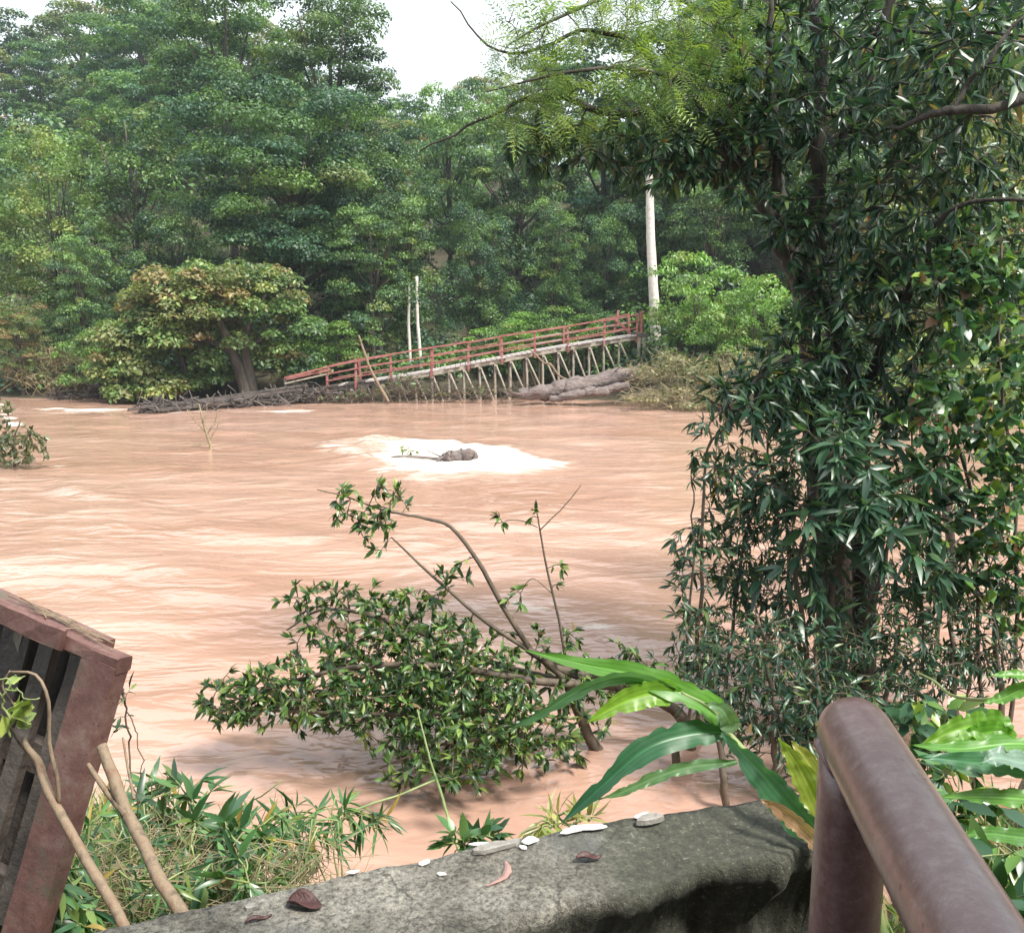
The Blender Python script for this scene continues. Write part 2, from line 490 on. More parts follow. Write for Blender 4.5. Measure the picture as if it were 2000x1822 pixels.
def build_water():
    nr, nc = 470, 440
    y = 1.2 * (47 / 1.2) ** np.linspace(0, 1, nr)
    u = np.linspace(-1, 1, nc)
    Yg = np.repeat(y[:, None], nc, 1)
    Xg = u[None, :] * (Yg * 0.85 + 7)
    rng = np.random.default_rng(5)
    Z = np.zeros_like(Xg)
    wx = (fbm(Xg * 0.4, Yg * 0.4, 31, 3) - 0.5) * 2.2
    wy = (fbm(Xg * 0.4 + 40, Yg * 0.4, 37, 3) - 0.5) * 2.2
    for k in range(46):
        lam = 0.45 * (4.2 / 0.45) ** rng.random()
        th = rng.normal(1.15, 0.55)
        kk = 2 * math.pi / lam
        amp = 0.0046 * lam ** 0.9 * rng.uniform(0.5, 1.2)
        env = vnoise(Xg * 0.5 + k * 7, Yg * 0.5 + k * 3, 50 + k)
        s = np.sin(kk * (math.cos(th) * (Xg + wx) + math.sin(th) * (Yg + wy)) + rng.random() * 6.28)
        Z += amp * env * s
    foam = np.zeros_like(Xg)
    w = lambda *p: [tuple(G(a, b)[:2]) for a, b in p]
    wake = w((1120, 911), (1050, 893), (985, 876), (900, 866), (820, 861), (760, 856), (700, 858), (640, 864), (610, 872), (660, 900), (720, 916), (800, 934), (880, 931), (960, 926), (1040, 922))
    sd = poly_sd(Xg, Yg, wake)
    tail = np.clip((Xg - wake[8][0]) / 3.6, 0.55, 1)
    f = np.clip(0.30 + sd * 0.62 + (fbm(Xg * 0.9, Yg * 2.4, 9, 5) - 0.5) * 0.9, 0, 0.60) * tail
    foam = np.maximum(foam, f)
    Z += np.clip(sd + 0.25, 0, 0.7) * 0.27 * (0.05 + fbm(Xg * 1.8, Yg * 2.6, 77, 5))
    brk = np.clip((fbm(Xg * 0.7, Yg * 2.2, 99, 4) - 0.36) * 4.5, 0, 1.25)
    def streak(p0, p1, wd, s):
        d = seg_dist(Xg, Yg, G(*p0)[:2], G(*p1)[:2])
        return np.clip(1 - d / wd, 0, 1) * s * brk
    for st in [((250, 806), (590, 803), 0.9, 0.52), ((40, 797), (230, 802), 0.9, 0.50), ((0, 806), (330, 808), 0.5, 0.32), ((0, 915), (125, 910), 0.35, 0.62),
               ((370, 872), (425, 876), 0.35, 0.5), ((590, 868), (640, 866), 0.6, 0.55), ((640, 806), (1200, 802), 0.4, 0.22),
               ((900, 806), (1380, 812), 0.35, 0.26), ((470, 905), (620, 900), 0.5, 0.24), ((540, 850), (900, 846), 0.5, 0.2),
               ((1020, 1180), (1240, 1250), 0.55, 0.30), ((930, 1150), (1090, 1190), 0.35, 0.26), ((100, 1180), (300, 1230), 0.5, 0.22), ((60, 1230), (260, 1260), 0.4, 0.2),
               ((960, 1530), (1120, 1560), 0.3, 0.22), ((0, 790), (30, 830), 0.5, 0.6), ((1120, 1120), (1290, 1190), 0.3, 0.2), ((250, 1100), (520, 1120), 0.5, 0.16)]:
        foam = np.maximum(foam, streak(*st))
    V = np.stack([Xg, Yg, Z], -1).reshape(-1, 3)
    i = np.arange(nr * nc).reshape(nr, nc)
    F = np.stack([i[:-1, :-1], i[:-1, 1:], i[1:, 1:], i[1:, :-1]], -1).reshape(-1, 4)
    return mesh('river', V, F, M['water'], True, attrs={'foam': foam.ravel()})
tag(obj('river', build_water()), 'fast muddy brown flood water of the river with foam', 'river', kind='structure')

# ------------------------------------------------------------------ leaves
T_FAR = (np.array([(0, -0.5, 0), (-0.30, 0.0, 0.07), (0.30, 0.0, 0.07), (0, 0.5, -0.10)]), np.array([(0, 2, 3), (0, 3, 1)]))
def t_leaf(w, bend=0.12, fold=0.06, heart=False):
    """pointed leaf folded along its midrib, base at the origin, one unit long"""
    ys_ = [0, 0.30, 0.66] if not heart else [0, 0.14, 0.55]
    ws = [0.06, 1.0, 0.78] if not heart else [0.06, 1.0, 0.72]
    V, F = [], []
    for y, q in zip(ys_, ws):
        z = -bend * y * y
        yy = y - (0.14 if heart and y == 0.14 else 0)
        V += [(-w * q / 2, yy, z + fold * q * 0.6), (0, y, z), (w * q / 2, yy, z + fold * q * 0.6)]
    V.append((0, 1.0, -bend))
    for i in range(2):
        a = i * 3
        for j in (0, 1):
            F += [(a + j, a + j + 1, a + j + 4), (a + j, a + j + 4, a + j + 3)]
    F += [(6, 7, 9), (7, 8, 9)]
    return np.array(V), np.array(F)
T_LANCE = t_leaf(0.24, 0.20)
T_LANCE2 = t_leaf(0.19, 0.42, 0.03)
T_OVAL = t_leaf(0.40, 0.16)
T_OBO = t_leaf(0.33, 0.22, 0.07)
T_HEART = t_leaf(0.85, 0.25, 0.10, True)
T_THIN = t_leaf(0.13, 0.28, 0.03)
def t_frond(pairs=7):
    V, F = [], []
    for i in range(pairs):
        y = 0.12 + 0.86 * i / (pairs - 1); l = 0.30 * math.sin(math.pi * (0.18 + 0.72 * i / (pairs - 1)))
        z = -0.22 * y * y
        for s in (-1, 1):
            a = len(V)
            V += [(0, y - 0.012, z), (s * l * 0.55, y + 0.02, z - 0.01), (s * l, y + 0.07, z - 0.05), (s * l * 0.5, y + 0.065, z - 0.012)]
            F += [(a, a + 1, a + 2), (a, a + 2, a + 3)]
    return np.array(V), np.array(F)
T_FROND = t_frond()

def frames(along, normal):
    a = unit(along)
    n = normal - a * np.sum(normal * a, -1, keepdims=True)
    n = unit(n)
    x = np.cross(a, n)
    return np.stack([x, a, n], 1)          # rows

def leaves_mesh(name, pos, fr, size, col, tmpl, mat, smooth=False):
    T, F = tmpl
    k = len(T); n = len(pos)
    V = np.einsum('kj,nji->nki', T, fr) * size[:, None, None] + pos[:, None, :]
    FF = (F[None] + (np.arange(n) * k)[:, None, None]).reshape(-1, 3)
    return mesh(name, V.reshape(-1, 3), FF, mat, smooth, np.repeat(col, k, 0))

def palette(rng, pal, n):
    """pal: list of (weight, rgb)"""
    w = np.array([p[0] for p in pal], float); w /= w.sum()
    c = np.array([p[1] for p in pal])
    return c[rng.choice(len(pal), n, p=w)]

DK, MID, GRN = (0.022, 0.058, 0.036), (0.075, 0.145, 0.055), (0.135, 0.235, 0.065)
YG, OL, OR, BR, TL = (0.22, 0.27, 0.075), (0.145, 0.17, 0.065), (0.26, 0.165, 0.085), (0.15, 0.29, 0.06), (0.045, 0.11, 0.075)
PALS = {
    'dark': [(4, DK), (3, MID), (2, TL), (2.0, GRN), (0.5, OL)],
    'green': [(2, DK), (4, MID), (3, GRN), (0.6, YG), (0.6, TL)],
    'olive': [(3, MID), (3.4, OL), (1.4, YG), (1.5, OR), (1.4, GRN)],
    'bamboo': [(2, MID), (3, GRN), (3, YG), (0.7, OL)],
    'bright': [(1, MID), (3, GRN), (4, BR), (1.5, YG)],
    'hill': [(3, MID), (3, TL), (2, GRN), (1, OL)],
}

def clump_leaves(rng, clumps, per, size, pal, flat=0.0, ccol=0.75):
    """leaf arrays on the shells of ellipsoid clumps"""
    PO, FR, SZ, CO = [], [], [], []
    for (c, r) in clumps:
        n = int(per * (r[0] * r[1] + r[0] * r[2]) / 2)
        d = unit(rng.normal(size=(n, 3)))
        d[:, 2] = np.where(d[:, 2] < -0.25, -d[:, 2] * rng.random(n), d[:, 2])
        rad = np.where(rng.random(n) < 0.86, rng.uniform(0.80, 1.12, n), rng.uniform(0.25, 0.8, n))
        p = np.array(c) + d * rad[:, None] * np.array(r)
        nn = unit(d * 0.7 + np.array((0, 0, 0.75)) + rng.normal(size=(n, 3)) * 0.45)
        al = unit(np.cross(nn, rng.normal(size=(n, 3)))) + np.array((0, 0, -0.5)) + d * 0.5
        base = palette(rng, pal, 1)[0]
        col = base * ccol + palette(rng, pal, n) * (1 - ccol)
        col = col * rng.uniform(0.75, 1.3, (n, 1))
        PO.append(p); FR.append(frames(al, nn)); SZ.append(size * rng.uniform(0.6, 1.35, n)); CO.append(col)
    return np.concatenate(PO), np.concatenate(FR), np.concatenate(SZ), np.concatenate(CO)

def make_kind(seed, H, R, base, lobes, sub, pal, per=70, leaf=0.30, lobe_r=0.42, trunk_r=0.28, stems=1, lean=(0, 0), flat=0.58, droop=0.0):
    """prototype tree meshes at the origin: trunk with limbs, crown of leaf clumps"""
    rng = np.random.default_rng(seed)
    clumps, tips = [], []
    hc = (H + base) / 2; hh = (H - base) / 2
    for i in range(lobes):
        a = i * 2.4 + rng.uniform(-0.5, 0.5)
        t = (i + 0.5) / lobes
        zz = base + (H - base) * (0.12 + 0.80 * t)
        env = math.sqrt(max(0.05, 1 - ((zz - hc) / (hh * 1.12)) ** 2))
        rr = R * env * rng.uniform(0.35, 0.78)
        c = np.array((lean[0] * zz / H + rr * math.cos(a), lean[1] * zz / H + rr * math.sin(a), zz))
        lr = R * lobe_r * rng.uniform(0.7, 1.15)
        tips.append(c)
        for j in range(sub):
            d = unit(rng.normal(size=3)); d[2] = abs(d[2]) * 0.9 - 0.25 - droop * rng.random()
            cr = lr * rng.uniform(0.34, 0.62)
            clumps.append((c + d * lr * np.array((1, 1, 0.75)), (cr, cr, cr * flat)))
    pos, fr, sz, co = clump_leaves(rng, clumps, per * 3.6, leaf * 0.68, pal)
    crown = leaves_mesh('crown', pos, fr, sz, co, T_FAR, M['leaf'])
    mb = MB()
    for s in range(stems):
        off = np.array((rng.uniform(-1, 1), rng.uniform(-1, 1), 0)) * (0.5 if stems > 1 else 0)
        topc = np.array((lean[0] * 0.8, lean[1] * 0.8, base + (H - base) * 0.75)) + off * 1.6
        mid = off * 1.3 + np.array((lean[0] * 0.25 + rng.uniform(-0.3, 0.3), lean[1] * 0.25, base * 0.6 + 0.3))
        tp = spline([off + (0, 0, -0.6), mid, topc], 12)
        mb.tube(tp, [trunk_r * 1.25, trunk_r, trunk_r * 0.75, trunk_r * 0.3], 9, 0.15, rng)
        for c in tips[s::stems]:
            k = int(np.clip(np.argmin(np.abs(tp[:, 2] - c[2] * 0.72)), 3, 9))
            q = spline([tp[k], (tp[k] + c) / 2 + (0, 0, -0.2), c], 7)
            mb.tube(q, [trunk_r * 0.45, trunk_r * 0.15], 6)
    trunk = mesh('trunk', np.concatenate(mb.V), mb.F, M['bark'], True)
    return dict(trunk=trunk, crown=crown, H=H)

K = {
    'broad': make_kind(1, 16, 6.6, 2.6, 22, 10, PALS['dark'], 78, 0.30, 0.36, 0.32, stems=3),
    'tall': make_kind(2, 22, 5.6, 5.0, 20, 10, PALS['green'], 70, 0.32, 0.38, 0.34),
    'column': make_kind(3, 14, 2.5, 0.8, 16, 7, PALS['green'], 95, 0.26, 0.52, 0.2, flat=1.0, droop=0.8),
    'bamboo': make_kind(4, 13, 3.6, 1.0, 18, 8, PALS['bamboo'], 85, 0.26, 0.42, 0.12, stems=4, flat=0.9, droop=0.5),
    'mid': make_kind(5, 11, 4.4, 1.2, 18, 9, PALS['green'], 85, 0.27, 0.38, 0.2, stems=2),
    'mid_dark': make_kind(6, 12, 3.8, 0.8, 18, 9, PALS['dark'], 95, 0.25, 0.42, 0.2, flat=0.95, droop=0.4),
    'olive': make_kind(7, 10, 4.2, 1.2, 18, 9, PALS['olive'], 85, 0.27, 0.36, 0.2, stems=2),
    'bush': make_kind(8, 3.2, 2.3, 0.1, 10, 8, PALS['bright'], 150, 0.20, 0.42, 0.06, stems=3),
    'hill': make_kind(9, 14, 5.2, 1.5, 16, 8, PALS['hill'], 48, 0.42, 0.42, 0.25),
    'hill_olive': make_kind(10, 13, 5.0, 1.5, 16, 8, PALS['olive'], 44, 0.42, 0.42, 0.25),
}

def plant_tree(name, kind, px, Y, top_py, label, cat='tree', group=None, wide=1.0, rz=None, pale=False, sink=0.0):
    top = P(px, top_py, Y)
    gz = float(ground_z(top[0], Y)) - sink
    gz = max(gz, -0.4)
    s = (top[2] - gz) / K[kind]['H']
    root = empty(name, (top[0], Y, gz), label, cat, group)
    root.rotation_euler.z = rz if rz is not None else (px * 0.37 + Y) % 6.28
    root.scale = (s * wide, s * wide, s)
    t = bpy.data.objects.new('trunk', K[kind]['trunk']); COL.objects.link(t); t.parent = root
    c = bpy.data.objects.new('crown', K[kind]['crown']); COL.objects.link(c); c.parent = root
    c['kind'] = 'stuff'
    return root

G_FRONT = 'trees along the far bank'
plant_tree('spreading_tree', 'broad', 560, 48, 150, 'big dark tree with broad crown and dark forked trunks behind the yellowish waterside tree', group=G_FRONT, wide=1.05, rz=0.6)
plant_tree('tall_tree', 'tall', 640, 57, -35, 'tallest crown left of the white sky gap, small sky holes in it', group=G_FRONT, wide=0.95)
plant_tree('tall_tree', 'tall', 430, 60, -70, 'tall crown at the top edge above the big dark tree, left of the tallest one', group=G_FRONT, rz=2.0)
plant_tree('vine_covered_tree', 'column', 245, 45, 170, 'narrow vine-draped tree left of the big dark tree', group=G_FRONT, wide=1.0)
plant_tree('bamboo_clump', 'bamboo', 95, 46, 230, 'yellow-green bamboo-like clump with rounded top on the left bank', 'bamboo', group=G_FRONT, wide=0.9)
plant_tree('bamboo_clump', 'bamboo', -60, 44, 330, 'yellow-green bamboo-like clump cut by the left picture edge', 'bamboo', group=G_FRONT, wide=0.9, rz=1.2)
plant_tree('leafy_tree', 'mid', 150, 42.5, 450, 'bright green leafy tree just left of the yellowish waterside tree', group=G_FRONT, wide=0.62)
plant_tree('leafy_tree', 'mid', 735, 43.5, 390, 'light green tree overhanging the low end of the bridge rail', group=G_FRONT, wide=0.85, rz=2.4)
plant_tree('leafy_tree', 'mid_dark', 330, 44, 390, 'dark green tree between vine-draped tree and big dark tree', group=G_FRONT, wide=0.8)
plant_tree('leafy_tree', 'mid_dark', 700, 47, 250, 'dark tree at the right shoulder of the big dark tree', group=G_FRONT, wide=0.9, rz=4.0)
plant_tree('vine_covered_tree', 'column', 790, 46, 330, 'slim leafy tree directly above the middle of the bridge rail', group=G_FRONT, wide=0.9, rz=3.0)
plant_tree('leafy_tree', 'mid_dark', 935, 48, 400, 'dark rounded tree behind the middle of the bridge', group=G_FRONT, wide=0.8, rz=1.0)
plant_tree('vine_covered_tree', 'column', 1085, 47, 370, 'vine-draped tree behind the higher half of the bridge', group=G_FRONT, wide=0.95, rz=5.0)
plant_tree('leafy_tree', 'mid_dark', 1190, 49, 400, 'dark tree just left of the pale bare trunk', group=G_FRONT, wide=0.75, rz=2.2)
plant_tree('leafy_tree', 'mid', 1010, 57, 250, 'hazy green tree behind the bridge below the sky gap', group=G_FRONT, wide=0.95, rz=0.3)
plant_tree('leafy_tree', 'mid', 880, 60, 160, 'hazy tree at the foot of the white sky gap', group=G_FRONT, wide=0.7, rz=3.3)
plant_tree('leafy_tree', 'mid', 1400, 46, 330, 'leafy tree right of the pale bare trunk', group=G_FRONT, wide=0.75, rz=1.7)
plant_tree('leafy_tree', 'mid_dark', 1330, 50, 250, 'dark tree directly behind the pale bare trunk', group=G_FRONT, wide=0.8, rz=0.7)
G_BACK = 'trees of the wood behind the right-hand tree'
for k, (px, Y, tp, kd) in enumerate([(1180, 60, 90, 'hill'), (1320, 58, 40, 'hill'), (1500, 52, 60, 'mid'), (1480, 62, -40, 'hill'), (1640, 55, -40, 'hill'), (1640, 45, 260, 'mid_dark'),
                                     (1780, 50, 40, 'olive'), (1760, 44, 350, 'mid'), (1900, 42, 240, 'olive'), (1990, 47, 60, 'olive'), (2080, 42, 200, 'olive'), (1850, 60, -60, 'hill'), (2150, 55, -40, 'hill')]):
    plant_tree('woodland_tree', kd, px, Y, tp, 'tree glimpsed through gaps in the large dark right-hand tree', group=G_BACK, rz=k * 1.3)
G_HILL = 'hazy trees on the far hillside'
rngH = random.Random(4)
hill = [(-90, 80, 70), (10, 95, 30), (70, 84, 80), (150, 98, 5), (215, 80, 10), (280, 74, -20), (330, 92, -30), (40, 70, 190), (130, 72, 215), (200, 66, 230), (-60, 66, 230),
        (270, 64, 120), (520, 80, 40), (720, 76, 160), (800, 78, 190), (950, 82, 150), (1060, 80, 120), (350, 68, 90), (760, 66, 230), (860, 72, 235), (450, 72, 60), (-160, 90, 60), (600, 70, 120), (-140, 68, 170)]
for k, (px, Y, tp) in enumerate(hill):
    plant_tree('hillside_tree', 'hill' if k % 3 else 'hill_olive', px, Y * 1.25, tp, 'hazy bluish tree in the wood rising on the far hillside', group=G_HILL, rz=k * 0.9, wide=1.15)

# undergrowth on the far bank
def undergrowth():
    rng = np.random.default_rng(12)
    n = 2250
    x = rng.uniform(-46, 48, n); d = np.where((x > -14) & (x < 5.6), 2.0, 1.0) + rng.random(n) ** 1.6 * 36
    y = np.interp(x, FAR_X, FAR_Y) + d
    z = ground_z(x, y) + rng.random(n) * np.clip((d - 3.0) * 0.45, 0.1, 4.5) * (0.35 + fbm(x * 0.25, y * 0.25, 88, 3) * 1.2)
    cl_ = [((x[i], y[i], z[i] + 0.2), (r, r, r * 0.9)) for i in range(n) for r in [rng.uniform(0.5, 1.25)]]
    a = clump_leaves(rng, cl_, 100, 0.25, PALS['dark'] + [(1.0, BR), (0.7, YG)])
    return leaves_mesh('undergrowth', *a, T_FAR, M['leaf'])
tag(obj('undergrowth', undergrowth()), 'dark leafy undergrowth covering the far bank beneath the trees', 'undergrowth', kind='stuff')

def hill_wood():
    rng = np.random.default_rng(13)
    n = 800
    y = 72 + rng.random(n) * 80; x = rng.uniform(-0.85, 0.95, n) * y
    z = ground_z(x, y) + rng.random(n) * 3.5
    cl_ = [((x[i], y[i], z[i] + 0.5), (r, r, r * 0.9)) for i in range(n) for r in [rng.uniform(1.6, 3.6)]]
    return leaves_mesh('hillside_canopy', *clump_leaves(rng, cl_, 15, 0.62, PALS['hill']), T_FAR, M['leaf'])
tag(obj('hillside_canopy', hill_wood()), 'closed hazy tree canopy covering the distant hillside', 'woodland', kind='stuff')

# bushes along the far bank
G_BUSH = 'bushes at the far water edge'
for k, (px, Y, tp, wd, kd, lb) in enumerate([
        (1390, 39.5, 515, 0.80, 'bush', 'large bright green bush right of the bridge head'),
        (1470, 37.5, 560, 0.75, 'bush', 'bright green bush partly hidden by the dark right-hand tree'),
        (1340, 41.0, 600, 0.9, 'bush', 'green bush touching the end post of the bridge'),
        (1560, 38, 590, 0.9, 'bush', 'green bush behind the trunk of the right-hand tree'),
        (120, 42, 690, 1.2, 'bush', 'low green bush on the left bank beside the dry grass'),
        (185, 40.8, 640, 0.75, 'bush', 'upright bright green bush at the left foot of the waterside tree'),
        (30, 41, 590, 0.85, 'olive', 'tall yellowish bush on the bank at the left picture edge'),
        (660, 42, 640, 1.0, 'bush', 'green bush behind the sloping rail of the bridge'),
        (1000, 44, 620, 1.1, 'bush', 'leafy bush behind the centre of the bridge deck'),
        (1120, 44, 610, 1.0, 'bush', 'leafy bush behind the upper part of the bridge deck')]):
    plant_tree('riverside_bush', kd, px, Y, tp, lb, 'bush', G_BUSH, wd, rz=k * 2.1)

# the yellowish tree spreading over the water
def waterside_tree():
    rng = np.random.default_rng(21)
    Y0 = 39.3
    root = empty('waterside_tree', P(480, 790, Y0), 'wide yellowish green tree leaning over the water at the sunken end of the bridge', 'tree')
    clumps = []
    def lobe(px, py, dY, rx, ry, n, pal):
        c0 = P(px, py, Y0 + dY)
        k = Y0 / F_PX
        for i in range(n):
            d = unit(rng.normal(size=3)); d[2] = abs(d[2]) * 1.0 - 0.35
            c = c0 + d * np.array((rx, rx * 0.9, ry)) * k * rng.uniform(0.55, 1.0)
            r = rng.uniform(0.42, 0.85)
            clumps.append((c, (r, r, r * 0.7), pal))
    lobe(400, 600, 0, 150, 95, 46, 'olive'); lobe(300, 660, -0.6, 95, 75, 28, 'olive'); lobe(500, 590, 0, 110, 70, 26, 'olive')
    lobe(560, 640, 0.3, 70, 70, 18, 'green'); lobe(265, 735, -1.2, 42, 50, 12, 'olive'); lobe(350, 700, -0.5, 70, 50, 14, 'olive')
    lobe(540, 700, 0.2, 55, 40, 12, 'olive'); lobe(430, 660, 0.6, 90, 60, 18, 'olive'); lobe(330, 755, -0.6, 50, 26, 10, 'olive'); lobe(250, 690, -0.8, 55, 50, 14, 'olive'); lobe(450, 545, 0, 150, 45, 26, 'olive'); lobe(330, 590, -0.3, 100, 50, 18, 'olive'); lobe(220, 730, -0.6, 40, 55, 12, 'olive'); lobe(300, 770, -1.0, 60, 24, 10, 'olive'); lobe(590, 720, 0.3, 40, 40, 8, 'green'); lobe(240, 770, -1.4, 30, 22, 6, 'olive'); lobe(400, 740, 0.8, 90, 30, 12, 'green')
    A = [clump_leaves(rng, [(c, r)], 420, 0.21, PALS[p], ccol=0.6) for c, r, p in clumps]
    A = [np.concatenate(z) for z in zip(*A)]
    o = obj('crown', leaves_mesh('crown', *A, T_FAR, M['leaf']), root); o['kind'] = 'stuff'
    mb = MB()
    for pts, r in [([(490, 800), (475, 740), (455, 690), (430, 630), (400, 570)], [0.32, 0.28, 0.20, 0.08]),
                   ([(500, 800), (490, 740), (480, 680), (490, 620), (520, 575)], [0.26, 0.22, 0.16, 0.06]),
                   ([(360, 805), (362, 740), (350, 680), (330, 620)], [0.24, 0.2, 0.13, 0.05]),
                   ([(455, 690), (400, 665), (330, 670), (280, 710)], [0.16, 0.12, 0.05]),
                   ([(485, 680), (530, 650), (570, 640)], [0.12, 0.05])]:
        mb.tube(spline([P(a, b, Y0) for a, b in pts], 14), r, 9, 0.12, rng)
    mb.build('trunk', M['bark'], root, True)
waterside_tree()

# pale bare trunk behind the bridge head, slim pale stems behind the rail
def pale_trunk(px, py0, px1, py1, Y, r0, r1, label, crown=True, seed=3):
    rng = np.random.default_rng(seed)
    p0, p1 = P(px, py0, Y), P(px1, py1, Y)
    base = p0 + (p0 - p1) / np.linalg.norm(p1 - p0) * 2.2
    root = empty('pale_trunked_tree', base, label, 'tree', 'trees with pale trunks')
    mid = (p0 + p1) / 2 + np.array((-0.06, 0, 0))
    MB().tube(spline([base, p0, mid, p1], 26), [r0 * 1.1, r0, (r0 + r1) / 2, r1], 12, 0.12, rng).build('trunk', M['bark_pale'], root, True)
    if crown:
        cl_ = [(p1 + np.array((rng.normal() * 1.6, rng.normal() * 1.4, 0.8 + abs(rng.normal()) * 1.2)), (0.8, 0.8, 0.6)) for _ in range(16)]
        o = obj('crown', leaves_mesh('crown', *clump_leaves(rng, cl_, 120, 0.3, PALS['dark']), T_FAR, M['leaf']), root); o['kind'] = 'stuff'
pale_trunk(1279, 615, 1268, 318, 42.6, 0.25, 0.165, 'thick mottled pale bare trunk rising behind the bridge head')
pale_trunk(821, 700, 814, 540, 43.2, 0.085, 0.07, 'slim whitish trunk behind the bridge rail, right of its grey twin', False, 4)
pale_trunk(801, 700, 800, 560, 43.4, 0.085, 0.065, 'slim greyish trunk behind the bridge rail, left of its whitish twin', False, 5)

# ------------------------------------------------------------------ the wrecked footbridge
def footbridge():
    rng = np.random.default_rng(8)
    # near edge of the deck: photo pixels with depth
    dk = [(285, 803, 33.2), (420, 792, 35.3), (560, 771, 37.4), (640, 757, 38.1), (695, 748, 38.3), (765, 738, 38.5), (843, 725, 38.8), (915, 711, 39.1), (981, 699, 39.4), (1045, 686, 39.7), (1110, 675, 40.0), (1180, 664, 40.3), (1243, 655, 40.6)]
    D = np.array([P(*q) for q in dk])
    D[0][2] = 0.02
    side = np.array((-0.10, 1.75, 0.0))
    root = empty('wooden_footbridge', D[6] * (1, 1, 0), 'broken wooden footbridge with red rails sloping down into the river', 'bridge')
    s = np.concatenate([[0], np.cumsum(np.linalg.norm(np.diff(D, axis=0), axis=1))])
    at = lambda t: np.array([np.interp(t, s, D[:, k]) for k in range(3)])
    L = s[-1]
    # deck planks
    n = int(L / 0.235)
    for i in range(n):
        t = (i + 0.5) * L / n
        c = at(t); d = unit(at(min(L, t + 0.1)) - at(max(0, t - 0.1)))
        up = unit(np.cross(d, side)); up = up if up[2] > 0 else -up
        j = rng.uniform(-0.04, 0.04)
        wet = c[2] < 0.9
        off = np.array((0, 0, rng.uniform(-0.03, 0.03))) if wet else np.array((0, 0, rng.uniform(-0.006, 0.006)))
        MB().beam(c + side * -0.04 + side * j + off, c + side * 1.03 + side * j + off * 0.3, 0.21, 0.06, up).build('deck_plank', M['dark_wood'] if wet and rng.random() < 0.92 else M['deck_wood'], root)
    # stringers
    for k, f in enumerate((0.03, 0.5, 0.97)):
        for i in range(len(D) - 1):
            a, b = D[i] + side * f - (0, 0, 0.13), D[i + 1] + side * f - (0, 0, 0.13)
            MB().beam(a - (b - a) * 0.02, b + (b - a) * 0.02, 0.10, 0.17).build('stringer', M['grey_wood'] if D[i][2] > 0.9 else M['dark_wood'], root)
    # legs with one slanting brace each
    t = 4.4; i = 0
    while t < L - 0.2:
        c = at(t); low = c[2] < 1.0
        wood = M['dark_wood'] if low and rng.random() < 0.35 else M['grey_wood']
        for f in (0.05, 0.95):
            p = c + side * f
            gz = max(-0.5, float(ground_z(p[0], p[1])) - 0.4)
            tilt = np.array((rng.uniform(-0.05, 0.07), rng.uniform(-0.05, 0.05), 0))
            q = np.array((p[0], p[1], gz)) + tilt
            MB().tube(spline([q, p - (0, 0, 0.20)], 4), [0.068, 0.058], 7, 0.2, rng).build('leg', wood, root, True)
            if rng.random() < (0.9 if f < 0.5 else 0.5):
                h = (p[2] - 0.2 - gz)
                b = p + np.array((0.46 * h * rng.uniform(0.75, 1.1), -0.10 if f < 0.5 else 0.1, 0))
                b[2] = gz + 0.05
                MB().tube(spline([b, p + (0.05, -0.09 if f < 0.5 else 0.09, -0.26)], 4), [0.05, 0.043], 6, 0.2, rng).build('brace', wood, root, True)
        MB().beam(c + side * -0.06 - (0, 0, 0.27), c + side * 1.06 - (0, 0, 0.27), 0.10, 0.10).build('cross_beam', wood, root)
        t += rng.uniform(0.66, 0.80); i += 1
    # head posts at the high end
    for f, dx in ((0.02, 0.12), (0.02, 0.34), (0.98, 0.12)):
        p = D[-1] + side * f + (dx, -0.06, 0)
        MB().beam((p[0], p[1], 0.4), p - (0, 0, 0.05), 0.15, 0.15, (0, 1, 0)).build('leg', M['grey_wood'], root)
    p = D[-1]
    MB().beam(p + (0.25, -0.15, 0.02), p + side + (0.25, 0.15, 0.02), 0.5, 0.18).build('head_beam', M['dark_wood'], root)
    # rails: posts and three bars each side
    top = {560: 737, 640: 716, 695: 704, 765: 692, 843: 679, 915: 668, 981: 656, 1045: 647, 1110: 637, 1180: 625, 1243: 612}
    for f in (0.0, 1.0):
        prev = None
        for j, q in enumerate(dk):
            if q[0] not in top:
                continue
            base = D[j] + side * f
            hgt = (P(q[0], top[q[0]], q[2]) - D[j])[2]
            lean = np.array((rng.uniform(-0.06, 0.03), 0.0, 0))
            tp = base + np.array((0, 0, hgt)) + lean
            red = M['red_wood']
            if f == 0.0 or j % 2 == 0:
                MB().beam(base - (0, 0.06 if f == 0 else -0.06, 0.30), tp, 0.105, 0.09, (0, 1, 0), 0.1).build('rail_post', red if q[0] > 600 else M['dark_wood'], root)
            cur = [base * (1 - a) + tp * a for a in (0.30, 0.62, 0.97)]
            if prev is not None:
                for a, (u, v) in enumerate(zip(prev, cur)):
                    sag = np.array((0, -0.075 if f == 0 else 0.075, rng.uniform(-0.03, 0.03)))
                    if q[0] < 700 and a < 1 and rng.random() < 0.5:
                        continue
                    MB().beam(u + sag - (v - u) * 0.01, v + sag + (v - u) * 0.01, 0.045, 0.066 if a == 2 else 0.052).build('rail', red if (a == 2 or rng.random() < 0.75) else M['grey_wood'], root)
            prev = cur
    # loose rail end over the low side and red brace near the head
    a = P(556, 741, 37.8); b = P(646, 722, 38.0)
    MB().beam(a, b, 0.05, 0.11).build('rail', M['red_wood'], root)
    MB().beam(P(1195, 618, 41.2), P(1232, 652, 41.2), 0.10, 0.12).build('rail', M['red_wood'], root)
    MB().beam(P(1200, 648, 41.3), P(1208, 606, 41.3), 0.12, 0.12, (0, 1, 0)).build('rail_post', M['red_wood'], root)
    MB().beam(P(1252, 652, 40.7), P(1252, 608, 40.7), 0.14, 0.12, (0, 1, 0)).build('rail_post', M['red_wood'], root)
